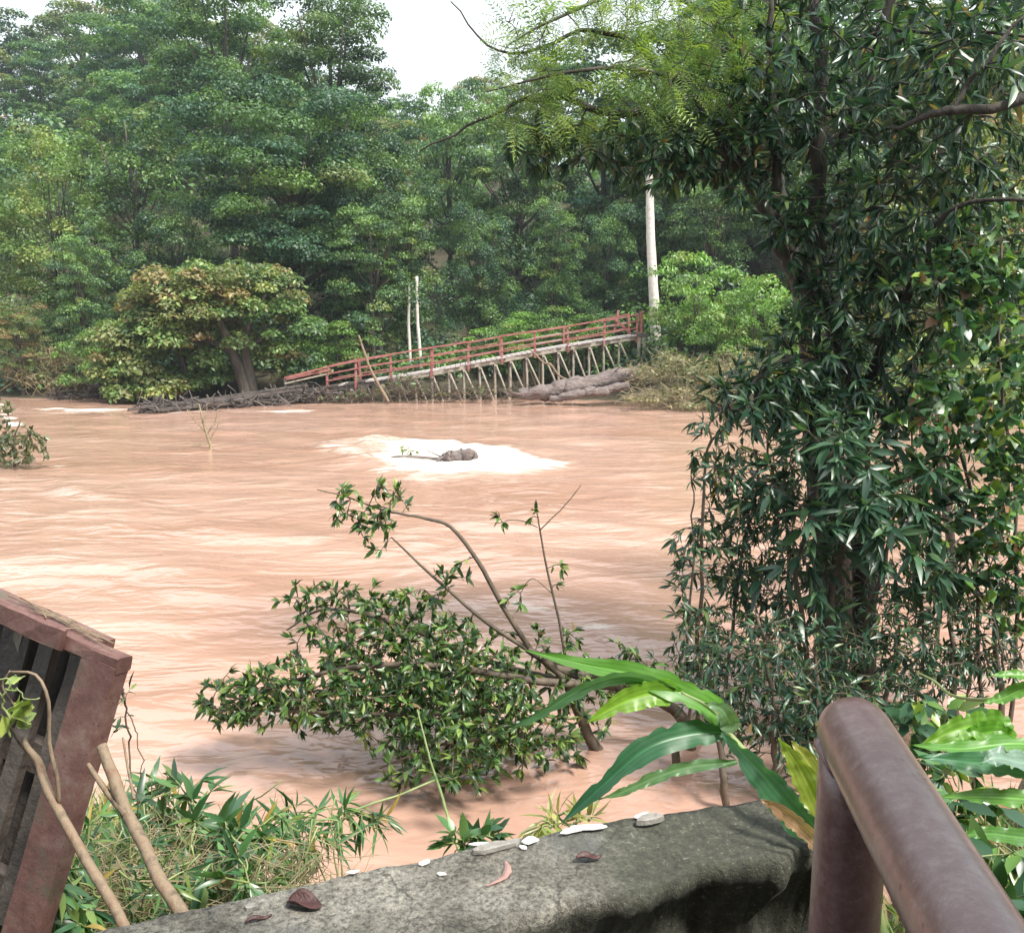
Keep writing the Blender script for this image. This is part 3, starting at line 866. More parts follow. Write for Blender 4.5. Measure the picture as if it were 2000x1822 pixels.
    # sunken rails trailing at the low end
    for (a, b) in [((275, 796, 33.2), (560, 765, 37.3)), ((300, 802, 33.0), (520, 782, 36.6)), ((330, 790, 34.6), (600, 752, 37.8)), ((250, 800, 33.0), (440, 784, 35.4)), ((380, 788, 34.6), (590, 760, 37.5))]:
        MB().beam(P(*a), P(*b), 0.07, 0.10).build('rail', M['dark_wood'], root)
footbridge()

# flood debris: log, branch heaps, snags
def log_thing(name, pts, rad, mat, label, cat, group=None, n=12, seed=0, knots=0, wob=0.25, parts=()):
    rng = np.random.default_rng(seed)
    p = spline(pts, 22)
    root = empty(name, p[len(p) // 2] * (1, 1, 0), label, cat, group)
    p2 = spline(pts, 46); sc = rad[1] if len(rad) > 1 else rad[0]
    p2 = p2 + (np.stack([fbm(np.arange(46) * 0.21, np.full(46, seed + c_ * 5.3), 7, 3) for c_ in range(3)], -1) - 0.5) * sc * 0.9
    r2 = np.interp(np.linspace(0, 1, 46), np.linspace(0, 1, len(rad)), rad) * (0.75 + 0.5 * fbm(np.arange(46) * 0.3, np.full(46, seed * 2.7), 13, 3))
    mb = MB().tube(p2, r2, n, wob, rng)
    mb.build('trunk', mat, root, True)
    for (k, vec, r) in parts:
        q = spline([p[k], p[k] + np.array(vec) * 0.55 + rng.normal(size=3) * 0.08, p[k] + np.array(vec)], 8)
        MB().tube(q, [r, r * 0.35], 7, 0.2, rng).build('branch', mat, root, True)
    return root
log_thing('drift_log', [P(1015, 772, 37.0), P(1080, 765, 37.0), P(1150, 752, 37.1), P(1240, 728, 37.4)], [0.20, 0.34, 0.42, 0.40, 0.30], M['driftwood'],
          'big grey drift log stranded below the bridge legs', 'log', 'drift logs', 14, 2, parts=[(2, (-0.9, -0.3, 0.25), 0.07), (3, (-1.3, -0.2, 0.1), 0.06), (18, (1.0, -0.2, 0.35), 0.12), (19, (0.8, 0.2, 0.5), 0.10), (12, (-0.3, 0.5, 0.7), 0.05), (20, (0.9, -0.5, 0.05), 0.09), (17, (0.5, -0.4, 0.6), 0.06), (19, (1.2, -0.3, -0.1), 0.08), (15, (1.5, 0.1, 0.45), 0.09), (13, (1.3, 0.2, 0.5), 0.08)])
log_thing('drift_log', [P(1075, 778, 36.6), P(1150, 768, 36.5), P(1230, 752, 36.6)], [0.14, 0.22, 0.16], M['driftwood'], 'smaller drift log lying in front of the big grey one', 'log', 'drift logs', 10, 5, parts=[(16, (0.7, 0, 0.3), 0.06)])
log_thing('drift_log', [P(866, 897, 20.9), P(890, 894, 20.9), P(919, 891, 20.8)], [0.12, 0.17, 0.17], M['driftwood'], 'short log stub caught in the white foam midstream', 'log', 'drift logs', 10, 6, wob=0.35,
          parts=[(1, (-1.9, 0.1, -0.12), 0.035), (4, (-0.5, -0.1, 0.22), 0.03), (6, (-0.4, -0.25, -0.1), 0.05)])
log_thing('fallen_branch', [P(700, 655, 37.6), P(712, 690, 37.5), P(728, 730, 37.4), P(760, 786, 37.2)], [0.035, 0.05, 0.06, 0.07], M['stick'], 'thin broken stem leaning across the red bridge rail', 'branch', 'fallen branches', 7, 7,
          parts=[(4, (-0.3, 0, 0.25), 0.02), (12, (-0.7, -0.1, -0.5), 0.03)])
log_thing('fallen_branch', [P(1035, 682, 38.9), P(1062, 708, 38.8), P(1075, 712, 38.7), P(1095, 735, 38.6), P(1128, 748, 38.5)], [0.03, 0.05, 0.05, 0.03], M['stick'], 'pale crooked branch hanging on the bridge legs above the big log', 'branch', 'fallen branches', 7, 8)

def twig_heap(name, label, quads, n, length, mat, seed, rr=(0.012, 0.03), leafpal=None, nleaf=0, leaf=0.16, flat=0.6):
    """a tangled heap: crossing bent twigs and grass with some leaves, one mass"""
    rng = np.random.default_rng(seed)
    V, F, nn = [], [], 0
    cs = []
    for k in range(n):
        c, r = quads[rng.integers(len(quads))]
        d = unit(rng.normal(size=3)); p = np.array(c) + d * np.array(r) * rng.random() ** 0.5
        p[2] = abs(p[2] - 0) if p[2] < 0 else p[2]
        cs.append(p)
        a = unit(np.array((rng.normal(), rng.normal() * 0.5, rng.normal() * flat)))
        l = length * rng.uniform(0.35, 1.2)
        bow = rng.normal(size=3) * l * 0.12
        pts = spline([p - a * l / 2, p + bow, p + a * l / 2], 5)
        v, f = tube(pts, [rng.uniform(*rr), rr[0] * 0.5], 4)
        V.append(v); F += [[i + nn for i in g] for g in f]; nn += len(v)
    o = obj(name, mesh(name, np.concatenate(V), F, mat))
    tag(o, label, 'debris', kind='stuff')
    if nleaf:
        cl_ = [(c, (r[0] * 0.95, r[1] * 0.95, r[2] * 1.0)) for c, r in quads]
        a = clump_leaves(rng, cl_, nleaf, leaf, leafpal, ccol=0.3)
        l = obj('leaf_litter', leaves_mesh('leaf_litter', *a, T_FAR, M['leaf']), o); l['kind'] = 'stuff'
    return o
STRAWP = [(3, (0.20, 0.19, 0.09)), (2, (0.13, 0.16, 0.06)), (2, (0.26, 0.22, 0.12)), (1, (0.07, 0.11, 0.04))]
q = [(P(px, py, Y), (rx, 0.8, rz)) for px, py, Y, rx, rz in [(1280, 735, 36.0, 0.8, 0.5), (1330, 730, 35.6, 1.0, 0.7), (1375, 740, 35.0, 1.0, 0.8), (1420, 745, 34.6, 1.0, 0.8), (1340, 770, 34.6, 1.2, 0.35), (1290, 775, 34.8, 0.9, 0.2), (1400, 775, 34.2, 0.9, 0.35), (1460, 740, 34.4, 0.9, 0.9), (1240, 728, 37.4, 0.6, 0.25), (1260, 780, 34.6, 0.8, 0.12), (1350, 792, 33.8, 0.9, 0.12), (1430, 710, 36.0, 1.0, 0.6), (1310, 705, 37.0, 0.9, 0.4)]]
twig_heap('flood_debris_heap', 'pale heap of flattened reeds and twigs on the bank right of the bridge', q, 900, 1.3, M['straw'], 31, (0.006, 0.017), STRAWP, 300, 0.17)
q = [(P(px, py, Y), (0.8, 0.5, rz)) for px, py, Y, rz in [(640, 778, 37.6, 0.25), (700, 775, 37.7, 0.35), (760, 768, 37.8, 0.5), (790, 750, 38.0, 0.6), (830, 765, 38.0, 0.4), (880, 770, 38.0, 0.25), (940, 768, 38.0, 0.25), (1000, 766, 38.0, 0.25)]]
twig_heap('flood_debris_tangle', 'dark tangle of twigs and leaves caught under the sloping bridge', q, 420, 1.0, M['twig'], 32, (0.010, 0.026), PALS['olive'], 75, 0.2)
q = [(P(px, py, Y), (0.9, 0.5, rz)) for px, py, Y, rz in [(310, 797, 33.8, 0.12), (380, 794, 34.6, 0.16), (450, 790, 35.6, 0.22), (520, 784, 36.6, 0.3), (570, 777, 37.3, 0.36), (610, 772, 37.6, 0.36)]]
twig_heap('flood_debris_jam', 'blackish jam of wet branches at the sunken end of the bridge', q, 300, 1.3, M['dark_wood'], 33, (0.015, 0.05))
q = [(P(px, py, Y), (1.0, 0.7, rz)) for px, py, Y, rz in [(90, 700, 41.2, 0.6), (130, 705, 41.0, 0.6), (60, 740, 41.0, 0.5), (110, 750, 40.8, 0.4), (30, 720, 41.2, 0.7), (160, 745, 40.8, 0.4)]]
twig_heap('dry_grass_bank', 'dry brownish grass and reeds on the bank at far left', q, 420, 1.4, M['straw'], 34, (0.010, 0.022), STRAWP, 70, 0.25, 1.0)
q = [(P(px, py, Y), (0.9, 0.5, rz)) for px, py, Y, rz in [(140, 780, 40.4, 0.2), (190, 770, 40.2, 0.35), (215, 755, 40.0, 0.5)]]
twig_heap('dead_branch_heap', 'dark dead branches piled at the left foot of the waterside tree', q, 120, 1.4, M['dark_wood'], 35, (0.02, 0.06))

# ------------------------------------------------------------------ near plants
def foliate(rng, skel, targets, per_twig, leaf, lsd=0.25, rosette=4, droop=0.25, twig_r=0.004, upn=0.8, spread=0.7):
    """connect target points to the skeleton by bent twigs, set leaves along each twig and at its tip"""
    S = np.concatenate(skel)
    tg = np.asarray(targets)
    d0 = np.array([np.min(np.sum((S - t) ** 2, 1)) for t in tg])
    V, F, nn = [], [], 0
    PO, AL = [], []
    for i in np.argsort(d0):
        t = tg[i]
        dd = np.sum((S - t) ** 2, 1) + 0.0
        s = S[np.argmin(dd)]
        l = np.linalg.norm(t - s)
        if l < 0.02: continue
        mid = (s + t) / 2 + rng.normal(size=3) * l * 0.10 + np.array((0, 0, l * 0.06))
        pts = spline([s, mid, t], 6)
        v, f = tube(pts, [twig_r * (1.0 + l * 1.6), twig_r * 0.7], 4, cap=False)
        V.append(v); F += [[k + nn for k in g] for g in f]; nn += len(v)
        S = np.concatenate([S, pts[2:]])
        dirn = unit(t - pts[3])
        m = max(1, int(per_twig * min(1.4, l / 0.35)))
        for k in range(m):
            u = rng.uniform(0.25, 1.0)
            p = pts[min(5, int(u * 5))] + (pts[min(5, int(u * 5) + 1)] - pts[min(5, int(u * 5))]) * rng.random()
            PO.append(p); AL.append(unit(dirn * 0.9 + rng.normal(size=3) * spread * 0.85 + (0, 0, -droop)))
        for k in range(rosette):
            PO.append(t); AL.append(unit(dirn * 1.1 + rng.normal(size=3) * spread * 0.75 + (0, 0, -droop * 0.6)))
    PO, AL = np.array(PO), np.array(AL)
    n = len(PO)
    nm = np.array((0, 0, upn)) + rng.normal(size=(n, 3)) * 0.45
    SZ = leaf * np.clip(rng.normal(1, lsd, n), 0.45, 1.7)
    return (np.concatenate(V), F), PO, frames(AL, nm), SZ

LEAF_CACHE = {}
def emit_leaves(root, PO, FR, SZ, CO, tmpl, tname, mat, keep=300, pname='leaf'):
    """the leaves that show largest become parts of their own, the rest one mass"""
    dist = np.linalg.norm(PO - C0, axis=1)
    view = unit(PO - C0)
    face = 0.35 + np.abs(np.sum(view * FR[:, 2], 1))
    scr = SZ * face / dist
    order = np.argsort(-scr)
    big, rest = order[:keep], order[keep:]
    if len(rest):
        o = obj('foliage', leaves_mesh('foliage', PO[rest], FR[rest], SZ[rest], CO[rest], tmpl, mat, True), root); o['kind'] = 'stuff'
    inv = -Vector(root.location)
    for i in big:
        c = CO[i]
        key = (tname, mat.name) + tuple(np.round(c / 0.02).astype(int))
        if key not in LEAF_CACHE:
            LEAF_CACHE[key] = mesh('leaf', tmpl[0], tmpl[1], mat, True, np.tile(c, (len(tmpl[0]), 1)))
        o = bpy.data.objects.new(pname, LEAF_CACHE[key]); COL.objects.link(o); o.parent = root
        m3 = FR[i].T * SZ[i]
        m = Matrix([list(m3[0]) + [PO[i][0] + inv[0]], list(m3[1]) + [PO[i][1] + inv[1]], list(m3[2]) + [PO[i][2] + inv[2]], [0, 0, 0, 1]])
        o.matrix_local = m

def leafcols(rng, pal, n, jit=0.3):
    return palette(rng, pal, n) * rng.uniform(1 - jit, 1 + jit, (n, 1))

def blob_targets(rng, blobs, Yd=1.0):
    """blobs: (px,py,rx,ry,n,Y,dY) ellipses in the photograph with a depth span"""
    T = []
    for (px, py, rx, ry, n, Y, dY) in blobs:
        k = 0
        while k < n:
            a, b, c = rng.uniform(-1, 1, 3)
            if a * a + b * b + c * c > 1: continue
            T.append(P(px + a * rx, py + b * ry, Y + c * dY)); k += 1
    return np.array(T)

def near_plant(name, label, cat, stems, blobs, per, leaf, tmpl, tname, pal, seed, keep=300, group=None, base=None, rosette=4, droop=0.25, twig_r=0.004, mat='leaf_near', bark='twig', upn=0.8, spread=0.7, stem_n=7, rooted=True):
    rng = np.random.default_rng(seed)
    sk = []
    P0 = [np.array([P(*q) if len(q) == 3 else np.array(q[:3]) for q in st[0]]) for st in stems]
    if rooted:
        for k, st in enumerate(stems):
            if len(st) > 2 and st[2] in ('stem', 'trunk'):
                b0 = P0[k][0]; gz = float(ground_z(b0[0], b0[1])) - 0.08
                if b0[2] > gz + 0.05:
                    P0[k] = np.vstack([[b0[0] + rng.normal() * 0.03, b0[1], gz], P0[k]])
    root = empty(name, base if base is not None else P0[0][0], label, cat, group)
    for pts, st in zip(P0, stems):
        s = spline(pts, max(8, 5 * len(pts)))
        wv_ = (np.stack([fbm(np.arange(len(s)) * 0.28, np.full(len(s), seed + c_ * 3.7 + pts[0][0] * 5), 19, 3) for c_ in range(3)], -1) - 0.5) * 0.14
        s = s + wv_ * np.minimum(1, np.arange(len(s)) / 4.0)[:, None] * (0.12 if name in ('flooded_bush', 'broken_cane') else 0.35 if np.linalg.norm(pts[0] - pts[-1]) < 0.6 else 1.0)
        MB().tube(s, st[1], stem_n, 0.10, rng).build(st[2] if len(st) > 2 else 'branch', M[bark], root, True)
        sk.append(s[len(s) // 5:] if len(s) > 10 else s)
    tw, PO, FR, SZ = foliate(rng, sk, blob_targets(rng, blobs), per, leaf, rosette=rosette, droop=droop, twig_r=twig_r, upn=upn, spread=spread)
    o = obj('twigs', mesh('twigs', tw[0], tw[1], M[bark], True), root); o['kind'] = 'stuff'
    CO = leafcols(rng, pal, len(PO))
    if tname == 'lance':
        a = rng.random(len(PO)) < 0.5
        emit_leaves(root, PO[a], FR[a], SZ[a], CO[a], tmpl, tname, M[mat], keep // 2)
        emit_leaves(root, PO[~a], FR[~a], SZ[~a], CO[~a], T_LANCE2, 'lance2', M[mat], keep - keep // 2)
    else:
        emit_leaves(root, PO, FR, SZ, CO, tmpl, tname, M[mat], keep)
    return root

NEARP = [(5, (0.020, 0.056, 0.034)), (3, (0.036, 0.086, 0.046)), (2, (0.06, 0.13, 0.055)), (0.7, (0.12, 0.19, 0.06)), (0.15, (0.22, 0.16, 0.06))]
BUSHP = [(3.4, (0.028, 0.070, 0.026)), (3, (0.052, 0.115, 0.034)), (2.8, (0.10, 0.19, 0.045)), (1.8, (0.18, 0.26, 0.06)), (0.3, (0.16, 0.11, 0.05))]
VINEP = [(3, (0.03, 0.085, 0.04)), (3, (0.055, 0.13, 0.045)), (2, (0.10, 0.20, 0.045)), (1, (0.17, 0.25, 0.04)), (0.3, (0.20, 0.10, 0.05))]

# half-drowned bush in the middle of the picture
Yb = 6.3
B = lambda *p: [(a, b, Yb + (c if len(q) > 2 else 0)) for q in p for a, b, c in [(q[0], q[1], q[2] if len(q) > 2 else 0)]]
near_plant('flooded_bush', 'half-drowned leafy bush bent over in the near brown water', 'bush',
           [(B((1185, 1520), (1150, 1440), (1105, 1330), (1060, 1285)), [0.05, 0.045, 0.04], 'trunk'),
            (B((1350, 1500), (1330, 1400), (1240, 1350), (1105, 1310), (1030, 1268)), [0.055, 0.05, 0.04, 0.03], 'trunk'),
            (B((1040, 1275), (985, 1190), (935, 1100), (883, 1032), (830, 1012), (760, 1000), (690, 975), (620, 955)), [0.023, 0.018, 0.013, 0.008, 0.004]),
            (B((1040, 1275), (950, 1215), (850, 1130), (765, 1050)), [0.02, 0.014, 0.006]),
            (B((1105, 1290), (1090, 1200), (1062, 1080), (1048, 1000)), [0.012, 0.009, 0.005]),
            (B((1055, 1035), (1100, 990), (1135, 948)), [0.005, 0.003]),
            (B((1050, 1030), (1010, 1015), (970, 1022)), [0.004, 0.003]),
            (B((1080, 1160), (1040, 1130), (1015, 1160)), [0.004, 0.003]),
            (B((1200, 1340), (1050, 1330, -0.2), (850, 1300, -0.3), (650, 1310, -0.3), (430, 1375, -0.3)), [0.035, 0.028, 0.02, 0.008]),
            (B((1100, 1330), (950, 1290, 0.2), (780, 1220, 0.3), (640, 1190, 0.3), (560, 1230, 0.3)), [0.025, 0.018, 0.006]),
            (B((1140, 1440), (1020, 1440, -0.4), (880, 1450, -0.6), (740, 1500, -0.6)), [0.02, 0.014, 0.006]),
            (B((1000, 1385, -0.2), (800, 1395, -0.4), (600, 1390, -0.4), (430, 1385, -0.4)), [0.02, 0.015, 0.006])],
           [(820, 1290, 210, 100, 120, Yb, 0.55), (780, 1370, 210, 60, 85, Yb - 0.3, 0.6), (660, 1180, 120, 55, 44, Yb + 0.25, 0.35), (520, 1345, 125, 50, 58, Yb - 0.3, 0.35),
            (440, 1385, 60, 30, 16, Yb - 0.35, 0.25), (720, 985, 90, 45, 34, Yb, 0.22), (730, 1040, 40, 45, 9, Yb, 0.2), (850, 1440, 200, 55, 50, Yb - 0.5, 0.45), (1000, 1420, 120, 80, 34, Yb - 0.3, 0.4),
            (800, 1500, 70, 35, 12, Yb - 0.8, 0.3), (930, 1470, 130, 60, 26, Yb - 0.7, 0.3), (1200, 1310, 90, 60, 26, Yb, 0.3), (1150, 1390, 90, 60, 18, Yb, 0.3), (1085, 1120, 18, 30, 3, Yb, 0.05),
            (880, 1120, 50, 30, 7, Yb, 0.1), (1010, 1160, 20, 20, 3, Yb, 0.1), (985, 1015, 20, 10, 3, Yb, 0.05), (1045, 1000, 10, 20, 3, Yb, 0.05), (1060, 1250, 80, 30, 12, Yb, 0.2), (760, 1330, 260, 90, 130, Yb - 0.1, 0.5), (640, 1395, 190, 40, 70, Yb - 0.4, 0.4), (880, 1450, 180, 60, 60, Yb - 0.6, 0.4), (1080, 1440, 110, 60, 40, Yb - 0.4, 0.35), (480, 1370, 90, 35, 34, Yb - 0.35, 0.3), (880, 1360, 200, 110, 90, Yb - 0.2, 0.5), (700, 1250, 150, 60, 50, Yb + 0.1, 0.4), (1050, 1340, 130, 70, 40, Yb - 0.1, 0.4), (880, 1510, 120, 40, 18, Yb - 0.9, 0.3), (830, 1310, 200, 110, 150, Yb, 0.55), (930, 1400, 170, 90, 90, Yb - 0.3, 0.5), (620, 1330, 150, 60, 50, Yb - 0.2, 0.4), (780, 1200, 110, 60, 40, Yb + 0.2, 0.35)],
           12, 0.072, T_OBO, 'obo', BUSHP, 41, 300, rosette=8, droop=0.05, upn=0.7)

# large dark tree on the right
Yt = 7.6
Tt = lambda *p: [(q[0], q[1], Yt + (q[2] if len(q) > 2 else 0)) for q in p]
near_plant('dark_leaved_tree', 'large dark tree with forked trunk filling the upper right', 'tree',
           [(Tt((1625, 1480), (1610, 1100), (1595, 800), (1590, 600), (1588, 420), (1590, 300), (1600, 180), (1590, 40), (1575, -160)), [0.19, 0.14, 0.115, 0.10, 0.09, 0.07, 0.06, 0.045, 0.03], 'trunk'),
            (Tt((1690, 1480), (1680, 900), (1655, 700), (1600, 580), (1545, 520), (1520, 460), (1490, 400), (1430, 320), (1380, 270)), [0.11, 0.10, 0.09, 0.08, 0.07, 0.065, 0.065, 0.055, 0.03], 'limb'),
            (Tt((1590, 330), (1640, 280), (1700, 180), (1720, 60), (1760, -80)), [0.06, 0.05, 0.03], 'limb'),
            (Tt((1400, 290), (1300, 230, -0.2), (1180, 215, -0.3), (1050, 190, -0.2), (960, 225, -0.2), (820, 305, -0.2)), [0.04, 0.03, 0.018, 0.006], 'limb'),
            (Tt((1430, 320), (1370, 200), (1280, 120), (1150, 60), (1000, 100), (880, 10)), [0.04, 0.03, 0.015, 0.005], 'limb'),
            (Tt((1690, 760), (1760, 600, -0.4), (1850, 420, -0.7), (2010, 385, -1.0)), [0.05, 0.04, 0.02, 0.015], 'limb'),
            (Tt((1600, 460), (1660, 430), (1745, 390, -0.4), (1800, 310, -0.5)), [0.025, 0.015, 0.008], 'limb'),
            (Tt((2120, 130, -1.6), (2000, 190, -1.6), (1850, 225, -1.6), (1740, 240, -1.5)), [0.04, 0.035, 0.03, 0.012], 'limb'),
            (Tt((1850, 225, -1.6), (1920, 130, -1.6), (1990, 30, -1.6)), [0.02, 0.015, 0.01], 'limb'),
            (Tt((1640, 700), (1560, 700, -0.4), (1480, 730, -0.7), (1400, 800, -0.9)), [0.03, 0.02, 0.006], 'limb'),
            (Tt((1640, 80), (1800, 70, -0.4), (2010, 75, -0.8)), [0.018, 0.014, 0.01], 'limb'),
            (Tt((1515, 380), (1515, 200), (1512, 100), (1505, 0)), [0.04, 0.035, 0.02], 'limb')],
           [(1660, 120, 300, 150, 170, Yt, 1.0), (1290, 280, 200, 70, 95, Yt, 0.6), (1080, 290, 120, 45, 26, Yt, 0.4), (1470, 240, 140, 100, 90, Yt + 0.2, 0.7), (1950, 60, 120, 120, 50, Yt - 0.6, 0.7), (1880, 330, 160, 120, 60, Yt + 0.3, 0.6), (1850, 150, 170, 160, 60, Yt - 1.2, 0.7),
            (1770, 380, 190, 150, 70, Yt - 0.2, 0.8), (1580, 420, 130, 110, 14, Yt + 0.4, 0.5), (1540, 740, 140, 70, 80, Yt - 0.5, 0.5), (1480, 780, 100, 70, 52, Yt - 0.8, 0.4), (1660, 800, 130, 80, 55, Yt - 0.4, 0.5),
            (1780, 640, 110, 120, 44, Yt, 0.6), (1650, -60, 330, 90, 70, Yt, 1.0), (1300, 330, 130, 40, 40, Yt - 0.1, 0.5), (1900, 500, 110, 120, 40, Yt - 0.5, 0.6), (1440, 310, 130, 50, 36, Yt + 0.2, 0.6), (1540, 410, 80, 70, 30, Yt - 0.3, 0.35), (1640, 480, 110, 160, 80, Yt - 0.2, 0.5), (1720, 560, 110, 120, 50, Yt - 0.3, 0.5), (1600, 660, 110, 70, 40, Yt - 0.4, 0.4), (1760, 760, 120, 90, 50, Yt - 0.2, 0.4), (1470, 370, 60, 40, 12, Yt - 0.2, 0.3), (1560, 600, 60, 60, 10, Yt - 0.3, 0.3), (1800, 500, 120, 100, 36, Yt - 0.3, 0.5), (1700, 250, 200, 120, 80, Yt, 0.8)],
           12, 0.128, T_LANCE, 'lance', NEARP, 42, 300, base=(float(P(1625, 1480, Yt)[0]), Yt, 0.0), rosette=9, droop=0.35, twig_r=0.006, bark='bark_dark', stem_n=10)

# feathery light green branches reaching in behind it
def feathery():
    rng = np.random.default_rng(43)
    Y = 8.9
    root = empty('feathery_tree', (float(P(1680, 1300, Y)[0]), Y, float(ground_z(3.5, Y)) - 0.1), 'feathery light green foliage in front of the sky gap at the top', 'tree')
    sk = []
    b0 = np.array(root.location)
    for pts, r in [([(1660, 1100, Y), (1600, 760, Y), (1530, 420, Y), (1514, 300, Y), (1505, 60, Y), (1490, -200, Y)], [0.10, 0.085, 0.06, 0.03]),
                   ([(1514, 330, Y), (1420, 200, Y - 0.8), (1270, 140, Y - 1.5), (1120, 140, Y - 1.7), (950, 180, Y - 1.7)], [0.035, 0.022, 0.006]),
                   ([(1508, 160, Y), (1380, 30, Y - 0.8), (1250, -20, Y - 1.4), (1080, 40, Y - 1.7), (990, 90, Y - 1.7)], [0.03, 0.018, 0.005]),
                   ([(1500, 100, Y), (1600, 0, Y - 0.4), (1750, -60, Y - 0.8)], [0.03, 0.015])]:
        q = [P(*a) for a in pts]
        if pts[0][1] > 1000: q = [b0] + q
        s = spline(q, 28); sk.append(s[6:])
        MB().tube(s, r, 8, 0.1, rng).build('trunk' if pts[0][1] > 1000 else 'branch', M['bark'], root, True)
    Z = Y - 1.6
    tg = blob_targets(rng, [(1230, 110, 230, 90, 60, Z, 0.7), (1050, 130, 120, 70, 26, Z, 0.5), (1420, 70, 130, 100, 54, Z + 0.4, 0.8), (1080, 40, 100, 50, 18, Z, 0.5), (1280, 10, 220, 50, 44, Z, 0.7), (1140, 230, 190, 40, 28, Z - 0.1, 0.5), (1000, 200, 80, 40, 12, Z, 0.4), (1330, 200, 130, 60, 26, Z, 0.5)])
    tw, PO, FR, SZ = foliate(rng, sk, tg, 8, 0.175, rosette=6, droop=0.15, twig_r=0.004, upn=1.5)
    o = obj('twigs', mesh('twigs', tw[0], tw[1], M['bark'], True), root); o['kind'] = 'stuff'
    CO = leafcols(rng, [(3, (0.15, 0.26, 0.08)), (4, (0.29, 0.40, 0.09)), (2, (0.065, 0.15, 0.065))], len(PO))
    emit_leaves(root, PO, FR, SZ, CO, T_FROND, 'frond', M['leaf'], 300, 'frond')
feathery()

# thicket below the dark tree
Ys = 6.6
S_ = lambda *p: [(q[0], q[1], Ys + (q[2] if len(q) > 2 else 0)) for q in p]
near_plant('upright_shrub', 'slender shrub with two thin upright stems at the left of the right-hand thicket', 'shrub',
           [(S_((1362, 1420), (1368, 1200), (1374, 1000), (1388, 860), (1400, 800)), [0.022, 0.018, 0.012, 0.006], 'stem'),
            (S_((1340, 1420), (1350, 1200), (1355, 1000), (1352, 890)), [0.016, 0.013, 0.008, 0.004], 'stem'),
            (S_((1420, 1430, 0.2), (1440, 1200, 0.2), (1470, 1000, 0.2), (1480, 880, 0.2)), [0.02, 0.015, 0.008], 'stem')],
           [(1370, 1110, 65, 120, 60, Ys, 0.25), (1360, 1240, 65, 70, 40, Ys, 0.25), (1440, 1060, 80, 130, 90, Ys + 0.2, 0.3), (1400, 910, 75, 40, 34, Ys, 0.25), (1470, 950, 90, 90, 70, Ys + 0.2, 0.3), (1460, 1200, 80, 90, 60, Ys + 0.2, 0.3), (1390, 830, 50, 30, 14, Ys, 0.2)],
           9, 0.095, T_LANCE, 'lance', NEARP, 51, 200, 'shrubs of the right-hand thicket', rosette=5, droop=0.3)
near_plant('broadleaf_shrub', 'shrub with whorls of large drooping bluish leaves in the middle of the thicket', 'shrub',
           [(S_((1600, 1450), (1620, 1250), (1650, 1050), (1680, 900)), [0.035, 0.028, 0.015], 'stem'),
            (S_((1640, 1440), (1700, 1200), (1740, 1060), (1760, 960)), [0.025, 0.02, 0.01], 'stem'),
            (S_((1580, 1440), (1560, 1200), (1590, 1000), (1620, 880)), [0.025, 0.02, 0.01], 'stem')],
           [(1680, 920, 90, 60, 30, Ys - 0.2, 0.35), (1730, 1010, 80, 60, 24, Ys - 0.3, 0.3), (1640, 1020, 90, 80, 30, Ys - 0.1, 0.35), (1620, 860, 110, 50, 34, Ys, 0.4), (1780, 1120, 100, 80, 26, Ys - 0.2, 0.35), (1580, 1130, 110, 90, 28, Ys, 0.35), (1820, 960, 90, 80, 24, Ys - 0.1, 0.35), (1540, 960, 90, 80, 22, Ys, 0.35)],
           6, 0.175, T_LANCE, 'lance', [(3, (0.03, 0.075, 0.045)), (3, (0.05, 0.11, 0.065)), (1, (0.08, 0.15, 0.07))], 52, 250, 'shrubs of the right-hand thicket', rosette=6, droop=0.5, upn=0.6)
near_plant('twiggy_shrub', 'low twiggy shrub standing in the water left of the steel pipe end', 'shrub',
           [(S_((1420, 1540, -1.1), (1410, 1440, -1.0), (1400, 1350, -0.8), (1380, 1270, -0.6)), [0.03, 0.022, 0.01], 'stem'),
            (S_((1500, 1520, -1.0), (1505, 1400, -0.9), (1500, 1300, -0.7), (1480, 1200, -0.6)), [0.025, 0.02, 0.01], 'stem'),
            (S_((1330, 1500, -0.6), (1325, 1440, -0.6), (1330, 1390, -0.6)), [0.04, 0.03, 0.02], 'stem'),
            (S_((1570, 1500, -0.9), (1590, 1380, -0.8), (1600, 1250, -0.7)), [0.025, 0.02, 0.01], 'stem')],
           [(1450, 1330, 120, 80, 62, Ys - 0.8, 0.35), (1540, 1280, 100, 90, 56, Ys - 0.8, 0.35), (1380, 1300, 70, 60, 22, Ys - 0.7, 0.25), (1530, 1400, 90, 70, 48, Ys - 0.9, 0.3), (1440, 1430, 80, 50, 20, Ys - 1.0, 0.25), (1250, 1290, 60, 40, 10, Ys - 0.4, 0.2), (1560, 1480, 50, 50, 26, Ys - 1.1, 0.3), (1430, 1250, 110, 70, 40, Ys - 0.5, 0.3), (1580, 1370, 80, 80, 36, Ys - 0.9, 0.3)],
           10, 0.078, T_LANCE, 'lance', NEARP, 53, 220, 'shrubs of the right-hand thicket', rosette=4, droop=0.3)
